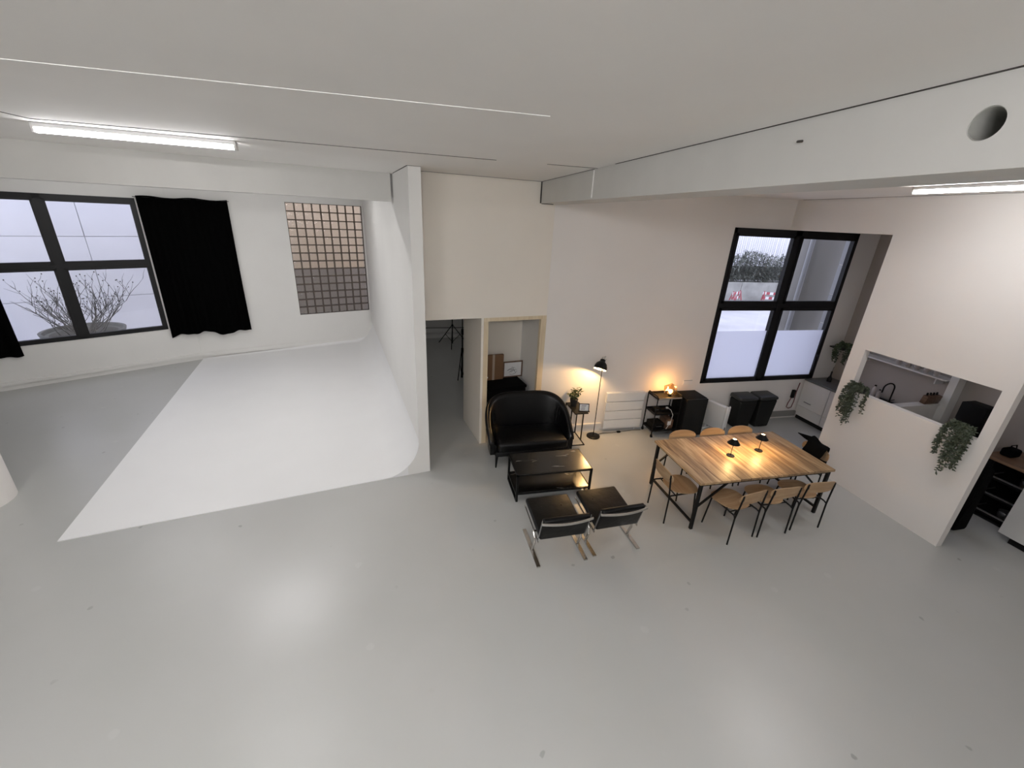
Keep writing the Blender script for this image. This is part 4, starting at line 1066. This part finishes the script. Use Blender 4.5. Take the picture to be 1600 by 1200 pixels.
# low return wall and post at the near end of the worktop
tag(MB().box(7.42, XR - 0.001, 4.58, 4.68, 0, 1.18).box(7.40, XR - 0.001, 4.56, 4.695, 1.18, 1.21).build('wall_kitchen_low', m_wallr), 'low white wall at the near end of the kitchen worktop', kind='structure')
tag(MB().box(8.44, XR - 0.002, 4.47, 4.578, 0, ZC - 0.001).build('trim_5', m_wall), 'narrow white post against the kitchen side wall', kind='structure')
t = thing('knife_block', 'dark reddish wooden block with slots on the low kitchen wall', 'knife block', (8.28, 4.63, 1.21))
MB().rbox(-0.16, 0.16, -0.04, 0.04, 0.0, 0.14, 0.006, 2).xf(Matrix.Rotation(R(8), 4, 'X') @ Matrix.Translation((0, 0, 0.006))).build('block', m_brownwood, t)
for k in range(4):
    MB().rbox(-0.12 + k * 0.07, -0.10 + k * 0.07, -0.012, 0.012, 0.12, 0.19, 0.004, 1).build('handle', m_blackmat, t)
t = thing('wall_shelf', 'narrow wall shelf above the kitchen sink holding cups', 'shelf', (XR, 5.45, 1.60))
MB().rbox(-0.24, -0.001, -0.85, 0.70, 0.0, 0.025, 0.003, 1).build('board', m_whitegrey, t)
for y in (-0.7, 0.55):
    MB().box(-0.2, -0.002, y - 0.01, y + 0.01, -0.10, 0.0).build('bracket', m_whitegrey, t)
cn = ['first', 'second', 'third', 'fourth', 'fifth']
for k in range(5):
    t = thing('cup', 'pale ceramic cup on the kitchen wall shelf, %s counting from the near end' % cn[k], 'cup', (XR - 0.15, 4.80 + k * 0.15, 1.625), 0, 'cups on the kitchen shelf')
    MB().lathe([(0, 0), (0.032, 0), (0.042, 0.05), (0.042, 0.09), (0.038, 0.09), (0.036, 0.05), (0, 0.012)], 18).build('body', m_cup, t)
    MB().tube([(-0.04, 0, 0.075), (-0.065, 0, 0.07), (-0.068, 0, 0.04), (-0.04, 0, 0.028)], 0.005, 6).build('handle', m_cup, t)
t = thing('speaker', 'black boxy speaker on a stand seen through the hatch', 'speaker', (7.95, 3.85, 0))
MB().rbox(-0.13, 0.13, -0.15, 0.15, 1.02, 1.55, 0.01, 2).build('cabinet', m_blackmat, t)
MB().lathe([(0, 0), (0.09, 0), (0.1, 0.008), (0, 0.01)], 24).xf(Matrix.Translation((-0.131, 0, 1.18)) @ Matrix.Rotation(R(-90), 4, 'Y')).build('driver_cone', m_darkgrey, t)
MB().tube([(0, 0, 0.02), (0, 0, 1.02)], 0.02, 12).build('stand_pole', m_black, t)
MB().rbox(-0.16, 0.16, -0.16, 0.16, 0, 0.02, 0.004, 1).build('stand_base', m_black, t)

def trailing(loc, rz, label, seed, nst, wid, L0, mat, group, pot=True, reach=0.10):
    rnd = random.Random(seed)
    t = thing('trailing_plant', label, 'plant', loc, rz, group)
    if pot:
        MB().lathe([(0, 0), (0.05, 0), (0.062, 0.09), (0.056, 0.09), (0.05, 0.075), (0, 0.075)], 18).build('pot', m_pot, t)
    st = MB(); lf = MB()
    for i in range(nst):
        x = rnd.uniform(-1, 1) * wid; fl_ = rnd.uniform(0.25, 1.0) * L0 * (1 - 0.45 * abs(x) / wid)
        o = reach * rnd.uniform(0.85, 1.25)
        dx = rnd.uniform(-0.04, 0.04)
        P = [Vector((x * 0.25, 0, 0.08)), Vector((x * 0.7, -o * 0.55, 0.13 + rnd.uniform(-0.02, 0.03))), Vector((x, -o, 0.05)), Vector((x + dx * 0.5, -o - 0.01, -fl_ * 0.5)), Vector((x + dx, -o - 0.005, -fl_))]
        st.tube(P, 0.002, 4)
        nl = int(26 + fl_ * 95)
        for k in range(nl):
            q = (k + rnd.random()) / nl * 3.999; a_ = int(q); p = P[a_].lerp(P[a_ + 1], q - a_)
            d = Vector((rnd.uniform(-1, 1), rnd.uniform(-0.9, 0.25), rnd.uniform(-0.9, 0.3)))
            leaf_quad(lf, p, d, Vector((rnd.uniform(-.5, .5), -1, rnd.uniform(0, 1))), rnd.uniform(0.03, 0.05), rnd.uniform(0.016, 0.026))
    st.build('stems', m_leaf, t); lf.build('foliage', mat, t)
    return t
PG = 'trailing plants on the serving hatch'
trailing((XK + 0.045, 4.53, 1.518), R(-90), 'grey green trailing plant hanging from the far left corner of the serving hatch', 11, 26, 0.19, 0.60, m_leaf2, PG)
trailing((XK + 0.045, 3.20, 1.518), R(-90), 'grey green trailing plant hanging from the near right corner of the serving hatch', 12, 28, 0.17, 0.62, m_leaf2, PG)
t = trailing((8.40, 6.33, 1.62), R(-70), 'dark trailing plant on a bracket beside the tall window', 13, 16, 0.16, 0.42, m_leaf, 'trailing plants in the kitchen', True, 0.12)
MB().box(-0.12, 0.12, -0.02, 0.26, -0.02, -0.001).xf(Matrix.Rotation(R(70), 4, 'Z')).build('bracket', m_darkgrey, t)
t = thing('plant_stand', 'small dark bottle vase on the worktop under the trailing plant', 'vase', (8.28, 6.36, 0.917))
MB().lathe([(0, 0), (0.04, 0), (0.045, 0.06), (0.015, 0.13), (0.013, 0.22), (0, 0.22)], 16).build('body', m_darkgrey, t)
MB().tube([(0, 0, 0.21), (0.01, 0, 0.32)], 0.004, 6).build('stick', m_twig, t)

# corner beyond the kitchen partition
t = thing('drawer_unit', 'black open drawer unit with grey rims under a wooden worktop', 'drawer unit', (7.95, 3.16, 0))
MB().box(0, 0.62, -0.21, -0.19, 0, 0.86).box(0, 0.62, 0.27, 0.29, 0, 0.86).box(0.6, 0.62, -0.21, 0.29, 0, 0.86).box(0, 0.62, -0.21, 0.29, 0.0, 0.03).build('carcass', m_blackmat, t)
for k, z in enumerate((0.06, 0.34, 0.60)):
    d = MB().box(0.0, 0.58, -0.185, 0.265, z, z + 0.012).box(0.0, 0.012, -0.185, 0.265, z, z + 0.05)
    do = d.build('drawer', m_blackmat, t)
    MB().box(-0.008, 0.004, -0.19, 0.27, z + 0.04, z + 0.062).box(-0.008, 0.3, 0.258, 0.268, z + 0.04, z + 0.06).box(-0.008, 0.3, -0.19, -0.18, z + 0.04, z + 0.06).build('rim', m_steel, do)
MB().rbox(-0.03, 0.65, -0.22, 0.42, 0.875, 0.915, 0.003, 1).build('worktop_board', m_walnut, t)
MB().box(0.0, 0.62, -0.20, 0.40, 0.86, 0.875).build('top_rail', m_blackmat, t)
MB().rbox(0.0, 0.60, 0.30, 0.38, 0.0, 0.86, 0.004, 1).build('end_panel', m_blackmat, t)
t = thing('folded_cloth', 'crumpled pale blue cloth on the wooden worktop at the right edge', 'cloth', (8.40, 3.20, 0.916))
cl_ = MB().shell(sup(0.24, 0.2, 24, 2.5), lambda a, b: (a, b, 0.035 + 0.012 * math.sin(30 * a) * math.cos(22 * b)), 0.03, 6)
cl_.build('cloth', M('pale_blue_cloth', (0.42, 0.46, 0.55), 0.9), t)
t = thing('camera_bag', 'small black bag on the wooden worktop at the right edge', 'bag', (8.22, 3.45, 0.915))
MB().rbox(-0.10, 0.10, -0.07, 0.07, 0, 0.12, 0.03, 3).build('body', m_fabric, t)
MB().tube([(-0.08, 0, 0.10), (-0.05, 0, 0.17), (0.05, 0, 0.17), (0.08, 0, 0.10)], 0.008, 8).build('strap', m_fabric, t)
for k in range(2):
    t = thing('glass_jar', ['dim glass jar in the top drawer of the black unit', 'dim glass bowl in the lowest drawer of the black unit'][k], 'jar', (8.12, 3.10 + 0.05 * k, (0.613, 0.073)[k]))
    MB().lathe([(0, 0), (0.06, 0), (0.075, 0.06), (0.07, 0.10), (0.064, 0.10), (0.068, 0.06), (0.05, 0.01), (0, 0.01)], 18).build('body', m_steel, t)
    MB().lathe([(0.066, 0.10), (0.074, 0.10), (0.074, 0.108), (0.066, 0.108)], 18, closed=True).build('rim', m_steel, t)
t = thing('equipment_bag', 'tall slim black equipment bag standing behind the kitchen partition end', 'bag', (7.25, 3.20, 0))
bg_ = MB().rbox(-0.13, 0.13, -0.10, 0.10, 0, 0.95, 0.05, 3)
for v in bg_.v: v.x += 0.10 * v.z; v.y += 0.06 * v.z
bg_.build('body', m_fabric, t)
MB().tube([(-0.14, -0.10, 0.2), (-0.12, -0.12, 0.5), (-0.04, -0.07, 0.85)], 0.012, 8).build('strap', m_fabric, t)
t = thing('white_fridge', 'white tall fridge cabinet at the right edge past the kitchen partition', 'fridge', (7.65, 2.93, 0))
MB().rbox(0.02, 0.68, -0.64, 0.0, 0.07, 1.85, 0.008, 2).build('body', m_whitegrey, t)
dd = MB().rbox(-0.03, 0.018, -0.64, 0.0, 0.09, 1.85, 0.008, 2).build('door', m_whitegrey, t)
MB().rbox(-0.06, -0.03, -0.60, -0.58, 0.7, 1.3, 0.004, 1).build('handle', m_steel, dd)
MB().box(0.0, 0.66, -0.63, -0.12, 0.0, 0.07).build('plinth_grille', m_blackmat, t)

# ------------------------------------------------------------------ outside, left window
gl = frame('ground_left', (LW0.x, LW0.y, 0), LA, 'pale raised ground outside the slanted window')
MB().box(-6, 3.9, 0.24, 3.1, 0.0, 0.30).build('slab', m_pave, gl)
ow = frame('wall_outside_left', (LW0.x, LW0.y, 0), LA, 'white panelled wall outside the slanted window')
for i in range(-3, 3):
    for k in range(4):
        MB().rbox(i * 2.03 + 0.006, (i + 1) * 2.03 - 0.006, 3.0, 3.06, -0.3 + k * 1.55 + 0.006, -0.3 + (k + 1) * 1.55 - 0.006, 0.006, 1).build('wall_panel', m_outwall, ow)
MB().box(-6.1, 6.1, 3.045, 3.12, -0.3, 5.9).build('backing', m_pave, ow)
t = thing('planter_shrub', 'bare dark twigs in a wide grey bowl planter outside the slanted window', 'planter', (LW0 + LD * 1.47 + Vector((-LD.y, LD.x, 0)) * 1.15) + Vector((0, 0, 0.30)), LA)
MB().lathe([(0, 0), (0.45, 0), (0.62, 0.18), (0.74, 0.46), (0.76, 0.53), (0.70, 0.53), (0.67, 0.46), (0, 0.44)], 40).build('bowl', m_bowl, t)
MB().lathe([(0, 0.44), (0.68, 0.44), (0.5, 0.48), (0, 0.50)], 30).build('soil', m_soil, t)
rnd = random.Random(21)
def branch(mb, p, d, L, r, depth):
    pts = [p]; q = p.copy(); dd_ = d.copy()
    for k in range(4):
        dd_ = (dd_ + Vector((rnd.uniform(-.28, .28), rnd.uniform(-.25, .25), rnd.uniform(-.06, .22)))).normalized()
        q = q + dd_ * L / 4; pts.append(q.copy())
    mb.tube(pts, [r * (1 - 0.16 * k) for k in range(5)], 5)
    if depth > 0:
        for k in range(rnd.randint(2, 3)):
            i = rnd.randint(1, 4)
            nd = (dd_ + Vector((rnd.uniform(-.9, .9), rnd.uniform(-.6, .6), rnd.uniform(-.1, .7)))).normalized()
            branch(mb, pts[i], nd, L * rnd.uniform(0.4, 0.62), r * 0.62, depth - 1)
    else:
        if rnd.random() < 0.4: mb.lathe([(0, -0.018), (0.010, -0.008), (0.013, 0), (0.007, 0.012), (0, 0.018)], 6, tuple(q))
for i in range(36):
    a_ = rnd.uniform(0, 6.283); r0 = rnd.uniform(0.05, 0.45)
    o = MB(); p = Vector((r0 * math.cos(a_), r0 * math.sin(a_), 0.46))
    d = Vector((math.cos(a_) * rnd.uniform(0.3, 1.15) * (0.7 + r0 * 1.8), math.sin(a_) * 0.5, 0.8)).normalized()
    branch(o, p, d, rnd.uniform(0.6, 1.05), 0.011, 2)
    o.build('branch', m_twig, t)

# ------------------------------------------------------------------ outside, behind the glass blocks
gw_ = frame('wall_outside_rear', (BEND.x, BEND.y, 0), LB, 'tan outer wall behind the glass blocks')
MB().box(0.9, 7.5, 1.7, 1.9, 1.95, 5.2).build('upper_face', m_tan, gw_)
MB().box(0.9, 7.5, 1.5, 1.95, -0.2, 2.02).build('lower_face', m_dusk, gw_)
MB().box(0.9, 7.5, 0.23, 1.5, -0.25, -0.2).build('ground', m_dusk, gw_)

# ------------------------------------------------------------------ outside, back window
tag(MB().poly([(3.4, YB + 0.21), (9.3, YB + 0.21), (34, 16), (34, 30), (3.4, 30)], -0.12, -0.02).build('ground_courtyard', m_pave), 'pale paved courtyard outside the tall window', kind='structure')
pl = thing('planter_wall', 'long weathered concrete planter wall across the courtyard', 'planter', (18, 20.4, -0.02))
for i in range(6):
    MB().rbox(-9 + i * 3 + 0.01, -9 + (i + 1) * 3 - 0.01, 0, 0.25, 0, 1.02, 0.015, 1).build('block', m_conc, pl)
MB().box(-9, 9, 0.25, 1.6, 0, 0.9).build('soil', m_soil, pl)
h = thing('hedge', 'shaggy dark green hedge on the courtyard planter', 'hedge', (18, 21.25, 1.0))
rnd = random.Random(31); lf = MB()
for i in range(14000):
    x = rnd.uniform(-8.5, 8.5); z = rnd.random() * 1.75; y = rnd.uniform(-0.75, 0.3)
    if z > 1.45 + 0.2 * math.sin(x * 2.1) * math.sin(x * 0.7 + 1): continue
    d = Vector((rnd.uniform(-1, 1), rnd.uniform(-1.2, 0.2), rnd.uniform(-0.9, 0.7)))
    leaf_quad(lf, Vector((x, y, z)), d, Vector((0, 0, 1)), rnd.uniform(0.18, 0.34), rnd.uniform(0.05, 0.09))
tag(lf.build('foliage', m_hedge, h), kind='stuff')
MB().rbox(-8.5, 8.5, 0.0, 0.4, 0.0, 0.8, 0.15, 2).build('core', m_hedge, h)
fe = thing('slat_fence', 'pale vertical slat fence behind the courtyard hedge', 'fence', (18, 23.0, 0))
proto = MB().box(-0.055, 0.055, -0.012, 0.012, 0.6, 5.2).build('slat', m_fence, fe)
for i in range(-60, 61):
    if i == 0: continue
    o = bpy.data.objects.new('slat', proto.data); COL.objects.link(o); o.parent = fe; o.location = (i * 0.15, rnd.uniform(-0.01, 0.01), rnd.uniform(-0.05, 0.05))
MB().box(-9.1, 9.1, 0.02, 0.05, 1.0, 1.1).box(-9.1, 9.1, 0.02, 0.05, 4.4, 4.5).build('rail', m_fence, fe)
for x in (-6, -0.7, 6): MB().tube([(x, -0.05, 0), (x, -0.05, 5.3)], 0.035, 8).build('post', m_darkgrey, fe)
def barrier(x, y, rz, label):
    t = thing('road_barrier', label, 'barrier', (x, y, -0.02), rz, 'red and white barriers in the courtyard')
    for k, z in enumerate((0.25, 0.5)):
        for i in range(5):
            MB().box(-0.45 + i * 0.18, -0.45 + (i + 1) * 0.18, -0.015, 0.015, z, z + 0.14).build('stripe', m_red if (i + k) % 2 == 0 else m_white, t)
    for sx in (-0.38, 0.38):
        MB().bar((sx, -0.2, 0), (sx, 0, 0.68), 0.04, 0.04).build('leg', m_red, t)
        MB().bar((sx, 0.2, 0), (sx, 0, 0.68), 0.04, 0.04).build('leg', m_red, t)
barrier(17.0, 19.5, R(25), 'red and white barrier by the left part of the concrete planter')
barrier(19.15, 19.4, R(-20), 'red and white barrier by the right part of the concrete planter')
barrier(14.15, 13.8, R(40), 'red and white barrier on the paving, nearest to the tall window')
tag(MB().lathe([(0.56, -0.02), (0.56, 5.2)], 44, (8.62, 7.75, 0)).build('outside_column', m_outgrey), 'thick grey round column just outside the tall window', kind='structure')
tag(MB().tube([(8.02, 7.45, -0.02), (8.02, 7.45, 5.0)], 0.045, 14).build('drainpipe', m_tile), 'slim grey drainpipe beside the outside column', 'pipe')
tw = frame('wall_outside_back', (0, 0, 0), 0, 'grey tiled outer wall right of the outside column')
for i in range(4):
    for k in range(8):
        MB().rbox(9.1 + i * 0.6 + 0.004, 9.7 + i * 0.6 - 0.004, 8.35, 8.40, -0.02 + k * 0.62 + 0.004, -0.02 + (k + 1) * 0.62 - 0.004, 0.004, 1).build('tile', m_tile, tw)
MB().box(9.1, 11.5, 8.40, 8.5, -0.02, 4.95).build('backing', m_darkgrey, tw)
